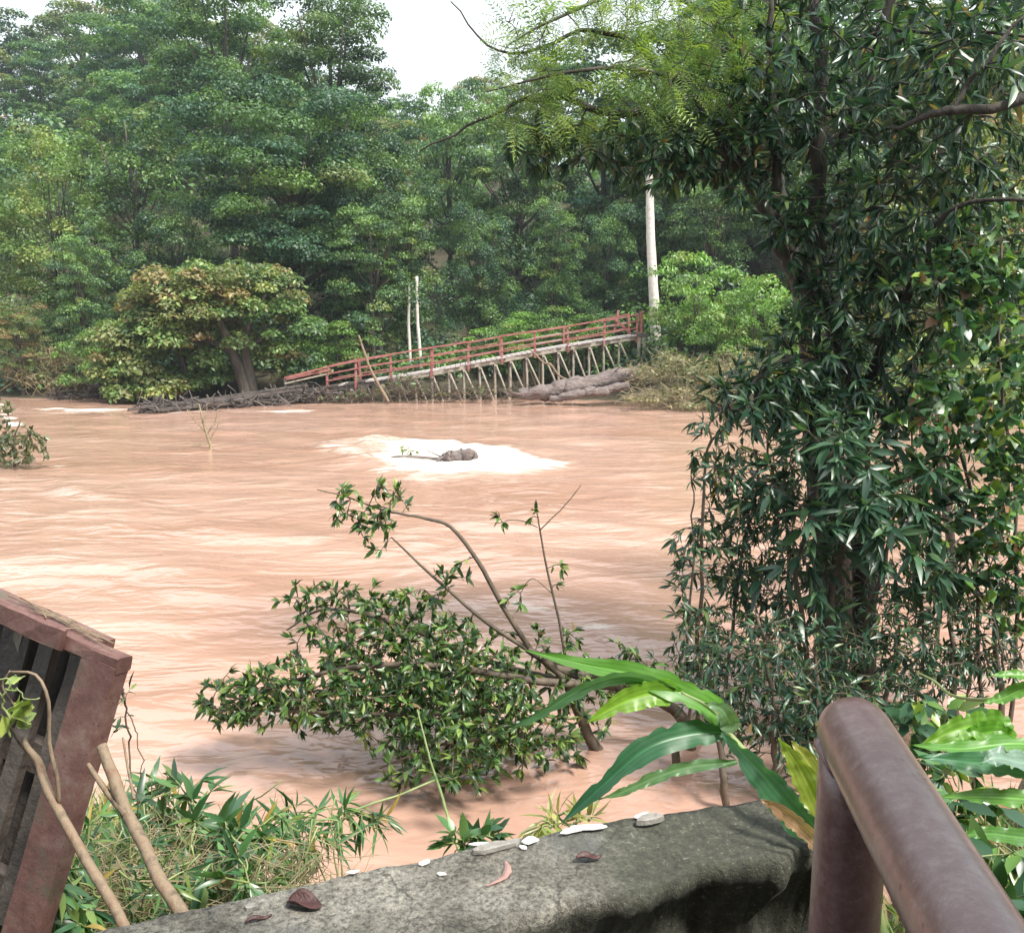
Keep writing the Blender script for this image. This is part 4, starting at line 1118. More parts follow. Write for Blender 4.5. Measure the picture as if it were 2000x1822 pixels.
near_plant('twiggy_shrub', 'tangled shrub right of the steel pipe end under the vine curtain', 'shrub',
           [(S_((1720, 1480, -0.5), (1730, 1350, -0.4), (1760, 1220, -0.2)), [0.03, 0.022, 0.01], 'stem'),
            (S_((1850, 1440, -0.4), (1860, 1300, -0.3), (1850, 1150, -0.1)), [0.03, 0.022, 0.01], 'stem'),
            (S_((1960, 1400, -0.2), (1940, 1250, -0.1), (1950, 1100, 0)), [0.03, 0.022, 0.01], 'stem'),
            (S_((1900, 1290, -0.4), (1950, 1330, -0.4), (1955, 1270, -0.4), (1930, 1200, -0.4)), [0.008, 0.01, 0.006], 'stem')],
           [(1740, 1250, 110, 80, 46, Ys - 0.4, 0.35), (1860, 1200, 90, 80, 34, Ys - 0.2, 0.35), (1720, 1370, 110, 60, 48, Ys - 0.7, 0.3), (1830, 1330, 90, 60, 30, Ys - 0.6, 0.3), (1960, 1150, 60, 90, 40, Ys, 0.3), (1650, 1300, 60, 70, 32, Ys - 0.6, 0.3), (1800, 1130, 110, 90, 60, Ys, 0.3), (1940, 1250, 70, 60, 30, Ys - 0.2, 0.3), (1800, 1260, 110, 80, 50, Ys - 0.3, 0.35)],
           10, 0.080, T_LANCE, 'lance', NEARP, 54, 200, 'shrubs of the right-hand thicket', rosette=4, droop=0.3)
near_plant('climbing_vine', 'curtain of climbing vine with heart-shaped leaves at the right picture edge', 'vine',
           [(S_((1920, 1330, 0.2), (1900, 1000, 0.2), (1850, 750, 0.3), (1830, 560, 0.4)), [0.02, 0.014, 0.008], 'stem'),
            (S_((1990, 1300, 0), (1980, 1000, 0), (1960, 700, 0.2), (1950, 480, 0.3)), [0.02, 0.014, 0.008], 'stem'),
            (S_((1800, 1250, 0.3), (1780, 950, 0.3), (1790, 700, 0.4)), [0.016, 0.01, 0.006], 'stem'),
            (S_((2050, 1300, -0.2), (2060, 900, -0.2), (2040, 500, 0)), [0.02, 0.014, 0.008], 'stem')],
           [(1880, 700, 90, 130, 70, Ys + 0.2, 0.35), (1960, 780, 80, 180, 80, Ys, 0.35), (1900, 900, 100, 90, 46, Ys, 0.35), (1970, 1000, 70, 120, 42, Ys - 0.1, 0.3), (1850, 560, 80, 80, 30, Ys + 0.3, 0.3), (1960, 560, 70, 90, 30, Ys + 0.2, 0.3), (1820, 820, 70, 80, 40, Ys + 0.1, 0.3), (1900, 1080, 90, 90, 40, Ys, 0.3), (1900, 480, 110, 90, 40, Ys + 0.4, 0.3), (1790, 950, 70, 90, 30, Ys + 0.2, 0.3), (1980, 1150, 50, 100, 30, Ys - 0.1, 0.3)],
           6, 0.088, T_HEART, 'heart', VINEP, 55, 300, rosette=3, droop=0.6, upn=0.35, bark='twig')
for k, (px, py, Y, n, sz, lb) in enumerate([
        (1960, 1700, 1.75, 18, 0.085, 'broad-leaved weed below the strap leaves at the right picture edge'), (1880, 1560, 2.6, 24, 0.10, 'shaded weed between the pipe and the strap leaves'),
        (1990, 1800, 1.55, 16, 0.08, 'weed in the bottom right corner beside the pipe'), (1830, 1430, 3.6, 26, 0.11, 'dark weed just behind the upper end of the pipe')]):
    c = P(px, py, Y)
    gz = float(ground_z(c[0], c[1]))
    rngw = np.random.default_rng(300 + k)
    stems = []
    for j in range(4):
        b = np.array((c[0] + rngw.normal() * 0.06, Y + rngw.normal() * 0.06, gz - 0.05)); tp = c + rngw.normal(size=3) * 0.06
        stems.append(([tuple(b) + (0,), tuple((b + tp) / 2 + rngw.normal(size=3) * 0.03) + (0,), tuple(tp) + (0,)], [0.005, 0.004, 0.002], 'stem'))
    near_plant('broadleaf_weed', lb, 'weed', stems, [(px, py, 85, 70, n, Y, 0.15), (px - 20, py + 80, 70, 50, n // 2, Y, 0.15)], 2, sz, T_OVAL, 'oval', VINEP, 310 + k, 60, 'weeds beside the pipe handrail', base=(c[0], Y, gz), rosette=3, droop=0.4, bark='green_stem', twig_r=0.002)
near_plant('yellowish_sapling', 'loose yellow-green sapling behind the dark tree at the right picture edge', 'tree',
           [([(1850, 1180, 9.6), (1840, 800, 9.6), (1850, 500, 9.6), (1830, 250, 9.6), (1840, 50, 9.6)], [0.06, 0.05, 0.04, 0.02], 'trunk'), ([(1845, 600, 9.6), (1930, 430, 9.5), (2020, 330, 9.4)], [0.03, 0.02, 0.01], 'limb'),
            ([(1845, 700, 9.6), (1760, 560, 9.6), (1700, 420, 9.6)], [0.03, 0.02, 0.01], 'limb')],
           [(1840, 400, 190, 180, 110, 9.6, 0.9), (1960, 380, 90, 160, 60, 9.5, 0.6), (1760, 640, 120, 140, 70, 9.6, 0.7), (1900, 680, 120, 140, 60, 9.6, 0.7), (1850, 120, 180, 110, 60, 9.6, 0.8), (1690, 500, 60, 120, 24, 9.8, 0.4)],
           8, 0.10, T_OVAL, 'oval', [(3, (0.06, 0.12, 0.04)), (3, (0.11, 0.18, 0.05)), (2, (0.20, 0.25, 0.05)), (1, (0.30, 0.28, 0.06)), (0.4, (0.30, 0.16, 0.08))], 57, 0, rosette=4, droop=0.3, bark='bark')
near_plant('dense_thicket', 'dense dark small-leaved growth between the upright shrub and the vine curtain', 'shrub',
           [([(1560, 1350, 7.6), (1540, 1100, 7.6), (1500, 850, 7.6)], [0.03, 0.02, 0.01], 'stem'), ([(1700, 1350, 7.6), (1720, 1050, 7.6), (1740, 800, 7.6)], [0.03, 0.02, 0.01], 'stem'), ([(1820, 1300, 7.6), (1840, 1050, 7.6), (1830, 850, 7.6)], [0.03, 0.02, 0.01], 'stem')],
           [(1520, 930, 120, 130, 90, 7.6, 0.4), (1700, 960, 120, 150, 90, 7.6, 0.4), (1840, 1000, 110, 150, 80, 7.6, 0.4), (1600, 1180, 150, 110, 90, 7.4, 0.4), (1780, 1200, 150, 90, 90, 7.4, 0.4), (1500, 1290, 170, 90, 120, 6.4, 0.4), (1720, 1300, 170, 90, 130, 6.4, 0.4), (1890, 1290, 120, 80, 90, 6.4, 0.4), (1600, 1400, 150, 70, 110, 5.6, 0.3), (1420, 1370, 90, 60, 50, 5.8, 0.3), (1500, 1080, 110, 110, 80, 7.0, 0.3), (1640, 1100, 120, 120, 70, 7.2, 0.3), (1900, 1130, 100, 100, 60, 7.0, 0.3)],
           8, 0.085, T_LANCE, 'lance', NEARP, 58, 100, 'shrubs of the right-hand thicket', rosette=4, droop=0.3)
# small plants standing in the far water
near_plant('drowned_bush', 'small olive bush standing in the water at the left picture edge', 'bush',
           [([(30, 925, 20.4), (25, 870, 20.4), (40, 820, 20.4)], [0.04, 0.03, 0.015], 'stem'), ([(-40, 925, 20.4), (-30, 870, 20.4), (-20, 800, 20.4)], [0.04, 0.03, 0.015], 'stem')],
           [(35, 868, 70, 40, 90, 20.4, 0.7), (-50, 860, 70, 60, 60, 20.4, 0.8), (10, 810, 30, 30, 14, 20.4, 0.4)], 6, 0.14, T_OVAL, 'oval', [(3, (0.10, 0.12, 0.06)), (2, (0.15, 0.16, 0.08)), (1, (0.06, 0.09, 0.04))], 61, 0, rosette=5, upn=0.9)
near_plant('drowned_sapling', 'pale leafless sapling sticking out of the water left of the foam', 'sapling',
           [([(413, 880, 23.6), (400, 840, 23.6), (392, 810, 23.6), (388, 790, 23.6)], [0.05, 0.035, 0.015], 'stem'), ([(400, 843, 23.6), (380, 822, 23.6), (365, 800, 23.6)], [0.02, 0.01], 'branch'),
            ([(404, 850, 23.6), (418, 825, 23.6), (425, 800, 23.6)], [0.018, 0.008], 'branch'), ([(408, 862, 23.6), (424, 835, 23.6), (432, 815, 23.6)], [0.014, 0.007], 'branch'), ([(396, 825, 23.6), (403, 805, 23.6), (404, 790, 23.6)], [0.014, 0.007], 'branch'),
            ([(405, 868, 23.6), (385, 869, 23.6), (368, 867, 23.6)], [0.02, 0.01], 'branch')],
           [(396, 800, 30, 20, 6, 23.6, 0.15)], 0, 0.06, T_LANCE, 'lance', STRAWP, 62, 0, rosette=1, bark='straw', twig_r=0.006)
near_plant('drowned_sprig', 'small green sprig poking up beside the log stub in the foam', 'sapling',
           [([(800, 905, 21.2), (797, 885, 21.2), (794, 868, 21.2)], [0.015, 0.008], 'stem')],
           [(796, 882, 16, 18, 14, 21.2, 0.15)], 4, 0.10, T_OVAL, 'oval', [(1, (0.14, 0.2, 0.06)), (1, (0.2, 0.24, 0.09))], 63, 0, rosette=4)

# ------------------------------------------------------------------ foreground: wall, pipe rail, wrecked railing
Z_FLOOR, Z_WALL = 1.74, 2.24
far_e = np.array([G(a, b, Z_WALL)[:2] for a, b in [(-250, 1905), (180, 1812), (640, 1708), (900, 1655), (1100, 1612), (1300, 1580), (1480, 1556), (1640, 1530), (1900, 1490)]])
near_e = np.array([G(a, b, Z_WALL)[:2] for a, b in [(980, 1822), (1180, 1748), (1300, 1722), (1450, 1690), (1620, 1655), (1900, 1600)]])
wd_dir = unit(far_e[-1] - far_e[0]); wd_n = np.array((-wd_dir[1], wd_dir[0]))

def wall():
    rng = np.random.default_rng(70)
    ns, L0 = 260, np.linalg.norm(far_e[-1] - far_e[0])
    s = np.linspace(-0.9, float((G(1690, 1522, Z_WALL)[:2] - far_e[0]) @ wd_dir), ns)
    # offset of far edge from the straight base line
    ts = (far_e - far_e[0]) @ wd_dir; to = (far_e - far_e[0]) @ wd_n
    ts2 = (near_e - far_e[0]) @ wd_dir; to2 = (near_e - far_e[0]) @ wd_n
    fo = np.interp(s, ts, to) + (fbm(s * 9, s * 0 + 1, 3, 4) - 0.5) * 0.014
    no = np.interp(s, np.concatenate([[ts2[0] - 1.0], ts2]), np.concatenate([[fo[0] - 0.27], to2]))
    V, MO = [], []
    sm = np.interp(s, [ts[3] - 0.05, ts[4] + 0.03, ts[6]], [0, 0.6, 1])      # eroded towards the right; mossy tone there includes painted plant shade
    prof_n = 26
    for i in range(ns):
        x0 = far_e[0] + wd_dir * s[i]
        er = sm[i] * (0.5 + fbm(s[i] * 5, 3.3, 8, 3))
        lip = (fbm(s[i] * 10, 7.0, 11, 5) - 0.5) * 0.085 * (0.25 + sm[i])
        f, n = fo[i], no[i] + lip
        ht = (fbm(s[i] * 3.0, 2.0, 12, 4) - 0.5) * 0.02
        prof = [(f + 0.005, 0.0), (f + 0.005, 1.2), (f, Z_WALL - 0.06), (f - 0.004, Z_WALL - 0.02), (f - 0.014, Z_WALL - 0.004)]
        for q in np.linspace(0.06, 0.94, 11):
            o = f + (n - f) * q
            prof.append((o, Z_WALL + ht * math.sin(math.pi * q) + (float(fbm(s[i] * 16, o * 16, 14, 4)) - 0.5) * 0.012))
        cut = 0.03 + 0.10 * er
        prof += [(n + 0.008, Z_WALL - 0.004), (n, Z_WALL - 0.016), (n + 0.004, Z_WALL - 0.032 - 0.02 * sm[i])]
        for q in np.linspace(0, 1, 6):
            zz = Z_WALL - 0.05 - 0.02 * sm[i] - q * (Z_WALL - 0.1 - Z_FLOOR + 0.2)
            prof.append((n + cut * min(1, 0.4 + q * 3) * (1 - 0.35 * q) + (float(fbm(s[i] * 11, zz * 11, 21, 5)) - 0.5) * 0.11 * (0.4 + sm[i]), zz))
        prof.append((n + 0.02, 0.0))
        for (o, z) in prof:
            p = x0 + wd_n * o
            V.append((p[0], p[1], z)); MO.append(sm[i] * 0.75 - 0.03 + (0.35 if z < Z_WALL - 0.025 else 0))  # sides below the top edge get extra painted shade with the mossy tone
    k = len(prof)
    F = []
    for i in range(ns - 1):
        for j in range(k - 1):
            F.append([i * k + j, (i + 1) * k + j, (i + 1) * k + j + 1, i * k + j + 1])
    F.append(list(range(k))); F.append([(ns - 1) * k + j for j in range(k - 1, -1, -1)])
    root = empty('concrete_wall', (far_e[3][0], far_e[3][1], 0), 'low weathered concrete wall with broken edge along the bottom of the picture', 'wall')
    o = obj('wall_body', mesh('wall_body', V, F, M['concrete'], True, attrs={'moss_shade': np.array(MO)}), root)
    return root
wall_root = wall()
# terrace floor behind the wall
xs_ = np.linspace(-3, 3, 2)
def terrace():
    a = far_e[0] - wd_dir * 1.2 - wd_n * 0.24; b = G(1690, 1522, Z_WALL)[:2] - wd_n * 0.24
    c, d = (b[0], -3.0), (a[0] - 0.3, -3.0)
    V = [(*p, z) for z in (Z_FLOOR - 0.15, Z_FLOOR) for p in (d, c, b, a)]
    F = [[3, 2, 1, 0], [4, 5, 6, 7], [0, 1, 5, 4], [1, 2, 6, 5], [2, 3, 7, 6], [3, 0, 4, 7]]
    m = simple_mat('terrace_concrete', (0.12, 0.11, 0.10), (0.22, 0.21, 0.19), 5, 0.9)
    tag(obj('terrace_floor', mesh('terrace_floor', V, F, m)), 'concrete terrace floor behind the low wall', 'floor', kind='structure')
terrace()
def shade_screen():  # unseen wall and roof, added to darken the rail post and near wall face
    m = simple_mat('shade_screen_timber', (0.05, 0.035, 0.025), (0.11, 0.08, 0.06), 3, 0.8)
    root = tag(empty('shade_screen', (0.3, -1.6, Z_FLOOR), 'unseen dark timber wall and roof added behind the viewer to shade the terrace', None), kind='structure')
    MB().beam((-4, -1.6, 3.2), (5, -1.6, 3.2), 0.15, 2.95).build('wall', m, root)
    MB().beam((-4.3, -1.0, 4.75), (3.3, -1.0, 4.75), 2.4, 0.12).build('roof', m, root)
shade_screen()

def chip(name, px, py, w, h, mat, label, group, seed, thick=0.004, rz=0, lift=0.006, tilt=0.0):
    rng = np.random.default_rng(seed)
    c = G(px, py, Z_WALL + lift)
    n = 9
    a = np.arange(n) * 2 * math.pi / n
    r = rng.uniform(0.65, 1.1, n)
    x, y = np.cos(a) * r * w / 2, np.sin(a) * r * h / 2
    ca, sa = math.cos(rz), math.sin(rz)
    X, Y = x * ca - y * sa, x * sa + y * ca
    zt = rng.uniform(-0.3, 0.3, n) * thick + tilt * Y
    V = np.concatenate([np.stack([X, Y, zt - thick / 2], -1), np.stack([X * 0.95, Y * 0.95, zt + thick / 2], -1)])
    F = [list(range(n - 1, -1, -1)), list(range(n, 2 * n))] + [[i, (i + 1) % n, n + (i + 1) % n, n + i] for i in range(n)]
    o = obj(name, mesh(name, V, F, mat)); o.location = c
    return tag(o, label, 'chip' if 'chip' in name else 'flake', group)
gch = 'chips lying on the concrete wall'
AW = math.atan2(wd_dir[1], wd_dir[0])
for k, (px, py, w, h, lb) in enumerate([
        (1150, 1614, 0.075, 0.022, 'largest white flake on the wall edge under the drooping leaf tip'), (1115, 1621, 0.050, 0.018, 'white flake overlapping the front of the largest one'),
        (1035, 1640, 0.040, 0.024, 'white flake on the wall edge right of the grey slab'), (1022, 1654, 0.018, 0.013, 'small white flake in front of the grey slab, right end'),
        (948, 1662, 0.012, 0.010, 'tiny white crumb in front of the grey slab, left end'), (828, 1684, 0.028, 0.014, 'oval white flake near the middle of the wall top'),
        (862, 1706, 0.018, 0.012, 'small white flake right of and nearer than the oval one'), (688, 1702, 0.030, 0.010, 'white flake at the wall edge beside the weeds'),
        (1250, 1592, 0.045, 0.014, 'white flake at the wall edge on its dark right half'), (935, 1648, 0.05, 0.012, 'thin white flake at the far edge left of the grey slab')]):
    chip('paint_chip', px, py, w, h, M['chip'], lb, gch, 100 + k, 0.0022, AW + (k % 3 - 1) * 0.25, 0.007)
chip('grey_chip', 965, 1652, 0.105, 0.026, M['grey_chip'], 'long grey slab of loose render on the wall edge', gch, 120, 0.008, AW + 0.05, 0.010, 0.1)
chip('grey_chip', 1270, 1600, 0.07, 0.024, M['grey_chip'], 'dark flat slab of render on the dark right half of the wall', gch, 121, 0.010, AW, 0.010, 0.1)
chip('grey_chip', 490, 1770, 0.026, 0.018, M['grey_chip'], 'small dark pebble-like chip left of the curled dead leaf', gch, 122, 0.006, 0.3, 0.006)
# pink paint run
pts = spline([G(a, b, Z_WALL + 0.004) for a, b in [(988, 1682), (992, 1698), (985, 1712), (968, 1722), (950, 1730)]], 14)
wv = np.interp(np.linspace(0, 1, 14), [0, 0.3, 0.7, 1], [0.003, 0.008, 0.006, 0.001])
V = []; 
for i in range(14):
    V += [pts[i] + np.array((-wv[i], 0, 0.0012)), pts[i] + np.array((wv[i] * (0.6 + 0.8 * (i * 7 % 5) / 5), 0, 0.0012)), pts[i] + np.array((wv[i], 0, -0.002)), pts[i] + np.array((-wv[i], 0, -0.002))]
F = []
for i in range(13):
    for j in range(4):
        F.append([i * 4 + j, i * 4 + (j + 1) % 4, (i + 1) * 4 + (j + 1) % 4, (i + 1) * 4 + j])
o = obj('paint_run', mesh('paint_run', V, F, M['pink_stain'], True), wall_root)

def dead_leaf(px, py, size, rz, label, curl=1.0):
    n, m = 12, 7
    V = []
    for i in range(n):
        t = i / (n - 1); w = 0.42 * math.sin(math.pi * min(1, t * 0.92 + 0.06)) ** 0.7
        for j in range(m):
            u = j / (m - 1) * 2 - 1
            ang = u * curl * 1.15
            V.append(((t - 0.5), w * math.sin(ang) / 1.15 * 0.9, w * (1 - math.cos(ang)) * 0.75 + 0.10 * math.sin(t * 5.5) * abs(u) + 0.06 * (t - 0.5) ** 2))
    F = [[i * m + j, (i + 1) * m + j, (i + 1) * m + j + 1, i * m + j + 1] for i in range(n - 1) for j in range(m - 1)]
    me = mesh('dead_leaf', np.array(V) * size, F, M['dead_leaf'], True)
    o = obj('dead_leaf', me); o.location = G(px, py, Z_WALL + 0.008); o.rotation_euler = (0, 0, rz)
    md = o.modifiers.new('thick', 'SOLIDIFY'); md.thickness = 0.0012
    tag(o, label, 'leaf', 'dead leaves on the concrete wall')
dead_leaf(595, 1764, 0.062, -0.15, 'curled dark maroon dead leaf on the wall top')
dead_leaf(1150, 1672, 0.05, 0.2, 'flattened blackish dead leaf on the dark right part of the wall', 0.5)
dead_leaf(505, 1792, 0.045, 0.5, 'flat grey-brown dead leaf at the bottom edge left of the curled one', 0.3)

# steel pipe rail
def pipe_rail():
    Rr = 0.038
    zc = 2.82
    e = G(1672, 1437, zc); b = G(1905, 1850, zc)
    d = unit(b - e)
    root = empty('pipe_handrail', (e[0], e[1], Z_FLOOR), 'thick brown painted steel pipe handrail with its post at lower right', 'handrail')
    # horizontal pipe with a softly rounded closed end
    tt = np.concatenate([[-0.037, -0.034, -0.028, -0.02, -0.010, 0.0], np.linspace(0.02, 1.4, 40)])
    rr = np.concatenate([[0.006, 0.018, 0.0275, 0.0345, 0.0372, Rr], np.full(40, Rr)])
    MB().tube(np.array([e + d * t for t in tt]), list(np.interp(np.linspace(0, 1, len(tt)), np.linspace(0, 1, len(tt)), rr)), 40).build('rail_pipe', M['pipe'], root, True)
    ptop = e + np.array((0, 0, -0.005)) + d * 0.002
    post = MB().tube(np.array([(ptop[0], ptop[1], z) for z in np.linspace(Z_FLOOR - 0.02, ptop[2], 16)]), 0.036, 36).build('post', M['pipe'], root, True)
    # weld bead where the post meets the pipe
    a = np.linspace(0, 2 * math.pi, 42)
    ring = np.array([(ptop[0] + 0.037 * math.cos(q), ptop[1] + 0.037 * math.sin(q), zc - math.sqrt(max(0.0, Rr ** 2 - (0.037 * (math.cos(q) * -d[1] + math.sin(q) * d[0])) ** 2)) * 0.98) for q in a])
    rng = np.random.default_rng(3)
    MB().tube(ring, 0.005, 7, 0.5, rng).build('weld_seam', M['pipe'], post, True)
    base = np.array((ptop[0], ptop[1], Z_FLOOR))
    MB().tube(np.array([base + (0, 0, -0.003), base + (0, 0, 0.008)]), 0.07, 24).build('base_plate', M['pipe'], post)
pipe_rail()

# wrecked red railing on the left
def wrecked_railing():
    rng = np.random.default_rng(81)
    Yr = 2.35
    pt = P(203, 1300, Yr); pb = P(-20, 2060, Yr - 0.1)
    root = empty('wrecked_railing', (pb[0], pb[1], float(pb[2])), 'tilted wrecked wooden railing with maroon post at the left edge', 'railing')
    dn = unit(pb - pt)                                            # down along the posts
    al = unit(P(-60, 1168, Yr + 0.22) - P(240, 1302, Yr))         # along the cap to the left, going away
    out = unit(np.cross(al, dn)); out = out if out[1] < 0 else -out   # towards the camera
    MB().beam(pt + dn * -0.02, pb + dn * 0.6, 0.128, 0.055, out, 0.05, 14, 0.004, rng).build('post', M['maroon'], root)
    # cap boards, broken and layered
    c = P(243, 1293, Yr)
    for (a0, a1, o0, u0, w, h, m) in [(-0.015, 1.6, 0.015, 0.0, 0.055, 0.045, 'maroon'), (0.12, 1.7, -0.055, -0.006, 0.065, 0.040, 'maroon'), (0.18, 1.5, 0.052, 0.01, 0.018, 0.06, 'maroon')]:
        s0 = c + al * a0 + out * o0 - dn * u0; s1 = c + al * a1 + out * o0 - dn * u0
        MB().beam(s0, s1, w, h, -dn, 0.10, 18, 0.006, rng).build('cap_board', M[m], root)
    # slats hanging from the cap
    for i, a0 in enumerate((0.10, 0.19, 0.31, 0.45, 0.58, 0.74, 0.92, 1.12)):
        s = c + al * a0 + out * (-0.045 - 0.01 * (i % 2)) + dn * 0.03
        ln = (0.34, 0.9, 1.5, 0.5, 1.5, 1.4, 1.5, 1.5)[i]
        MB().beam(s, s + dn * ln, 0.075 if i % 2 else 0.06, 0.03, out, 0.06, 8, 0.005, rng).build('slat', M['grey_wood' if i in (0, 3, 5) else 'dark_wood'], root)
    # dark back post and rails
    s = c + al * 0.44 + out * -0.09 + dn * 0.02
    MB().beam(s, s + dn * 1.5, 0.12, 0.10, out, 0.05, 8, 0.006, rng).build('back_post', M['dark_wood'], root)
    for d0, o0 in ((0.42, -0.08), (0.85, -0.08)):
        s = c + al * 0.06 + dn * d0 + out * o0
        MB().beam(s, s + al * 1.5, 0.04, 0.10, -dn, 0.06, 8, 0.006, rng).build('cross_rail', M['dark_wood'], root)
    for i in range(9):
        s = c + al * (0.33 + 0.155 * i) + out * (-0.12 - 0.012 * (i % 2)) + dn * (0.03 + 0.02 * (i % 3))
        MB().beam(s, s + dn * (1.35 + 0.1 * (i % 2)), 0.15, 0.022, out, 0.05, 8, 0.005, rng).build('back_plank', M['dark_wood'], root)
    # dry vine strands over the cap
    for k in range(7):
        p = [c + al * rng.uniform(0, 0.5) + out * rng.uniform(-0.05, 0.03) - dn * 0.03 for _ in range(3)]
        MB().tube(spline(p, 10), [0.0022, 0.0012], 5).build('dry_strand', M['stick'], root, True)
wrecked_railing()

# dead stems at lower left
def stick(name, pts, rad, label, parts=(), mat='stick', group='dead stems at lower left'):
    rng = np.random.default_rng(len(label))
    p = spline([P(*q) for q in pts], 60)
    p = p + np.stack([fbm(np.arange(60) * 0.10, np.full(60, c_ * 9.1 + len(label)), 5, 3) - 0.5 for c_ in range(3)], -1) * 0.011
    rad = np.interp(np.linspace(0, 1, 60), np.linspace(0, 1, len(rad)), rad) * (1 + 0.09 * (np.arange(60) % 13 == 0))
    root = empty(name, p[-1], label, 'stem', group)
    MB().tube(p, rad, 12, 0.05, rng).build('stem', M[mat], root, True)
    for q, r in parts:
        MB().tube(spline([P(*u) for u in q], 16), r, 7, 0.1, rng).build('side_shoot', M[mat], root, True)
    return root
stick('dead_sapling', [(195, 1455, 2.15), (225, 1525, 2.1), (255, 1600, 2.05), (300, 1690, 1.95), (350, 1780, 1.86), (470, 2040, 1.72)], [0.013, 0.016, 0.015, 0.016, 0.017], 'thick tan dead stem leaning behind the wall at lower left',
      [([(172, 1492, 2.15), (205, 1540, 2.1), (245, 1590, 2.05)], [0.006, 0.010]), ([(262, 1560, 2.1), (250, 1500, 2.2), (240, 1440, 2.25)], [0.004, 0.003])])
stick('dead_sapling', [(40, 1440, 2.0), (75, 1495, 1.98), (110, 1570, 1.93), (170, 1680, 1.86), (240, 1798, 1.78), (330, 1990, 1.66)], [0.006, 0.010, 0.011, 0.012, 0.013], 'thinner tan dead stem crossing in front of the maroon post',
      [([(115, 1575, 1.93), (112, 1520, 1.93), (96, 1450, 1.95), (95, 1370, 1.95), (70, 1318, 1.97), (20, 1312, 2.0)], [0.005, 0.005, 0.004, 0.003]), ([(75, 1495, 1.98), (40, 1455, 2.0), (10, 1400, 2.0)], [0.004, 0.002]), ([(20, 1310, 2.0), (5, 1340, 2.0), (30, 1380, 2.0)], [0.003, 0.002])])

# ------------------------------------------------------------------ big strap leaves
def blade(root, pts, width, up, col, col2=None, n=44, m=16, fold=0.25, ripple=0.04, seed=0, name='leaf', mat=None, tipw=0.0):
    """long strap leaf: pts (px,py,Y) along the midrib; up = face direction hint"""
    rng = np.random.default_rng(seed)
    c = spline([P(*q) if len(q) == 3 else q for q in pts], n)
    d = unit(np.gradient(c, axis=0))
    up = np.asarray(up, float)
    V, CO = [], []
    ph = rng.random() * 6
    tr = [np.clip((fbm(np.arange(n) * 0.45, np.full(n, seed * 3.1 + q * 9), 61, 3) - 0.55) * 3.2, 0, 0.9) for q in range(2)]
    for i in range(n):
        t = i / (n - 1)
        w = width * (0.35 + 0.65 * min(1, t / 0.18)) * (1 if t < 0.45 else (max(0.0, 1 - ((t - 0.45) / 0.55) ** 1.7))) + 0.0006
        x = unit(np.cross(d[i], up)); nn_ = np.cross(x, d[i])
        for j in range(m + 1):
            u = j / m * 2 - 1
            rip = ripple * width * (math.sin(t * 26 + ph + u * 1.4) + 0.6 * math.sin(t * 61 + ph * 2 + u)) * abs(u) ** 1.5
            tear = tr[0 if u < 0 else 1][i] if abs(u) > 0.55 else 0
            V.append(c[i] + x * (u * (1 - tear * (abs(u) - 0.5)) * w / 2) + nn_ * (abs(u) * fold * w / 2 + rip))
            k = 1.0 + 0.6 * math.exp(-(u / 0.07) ** 2) + 0.16 * math.sin(u * 34 + ph) + 0.25 * (float(fbm(t * 9 + ph, u * 2.0, 5, 3)) - 0.5)
            cc = np.array(col) if col2 is None else np.array(col) * (1 - t) + np.array(col2) * t
            CO.append(cc * k * rng.uniform(0.92, 1.08))
    F = np.array([[i * (m + 1) + j, (i + 1) * (m + 1) + j, (i + 1) * (m + 1) + j + 1, i * (m + 1) + j + 1] for i in range(n - 1) for j in range(m)])
    o = obj(name, mesh(name, np.array(V), F, mat or M['strap_leaf'], True, np.array(CO)), root)
    return o
M['strap_leaf'] = leaf_mat('strap_leaf', 0.38, 0.38, 0.5, 0.04)
BG, DG, PG, YL, TAN = (0.10, 0.26, 0.035), (0.04, 0.14, 0.055), (0.10, 0.20, 0.11), (0.26, 0.31, 0.05), (0.50, 0.33, 0.20)

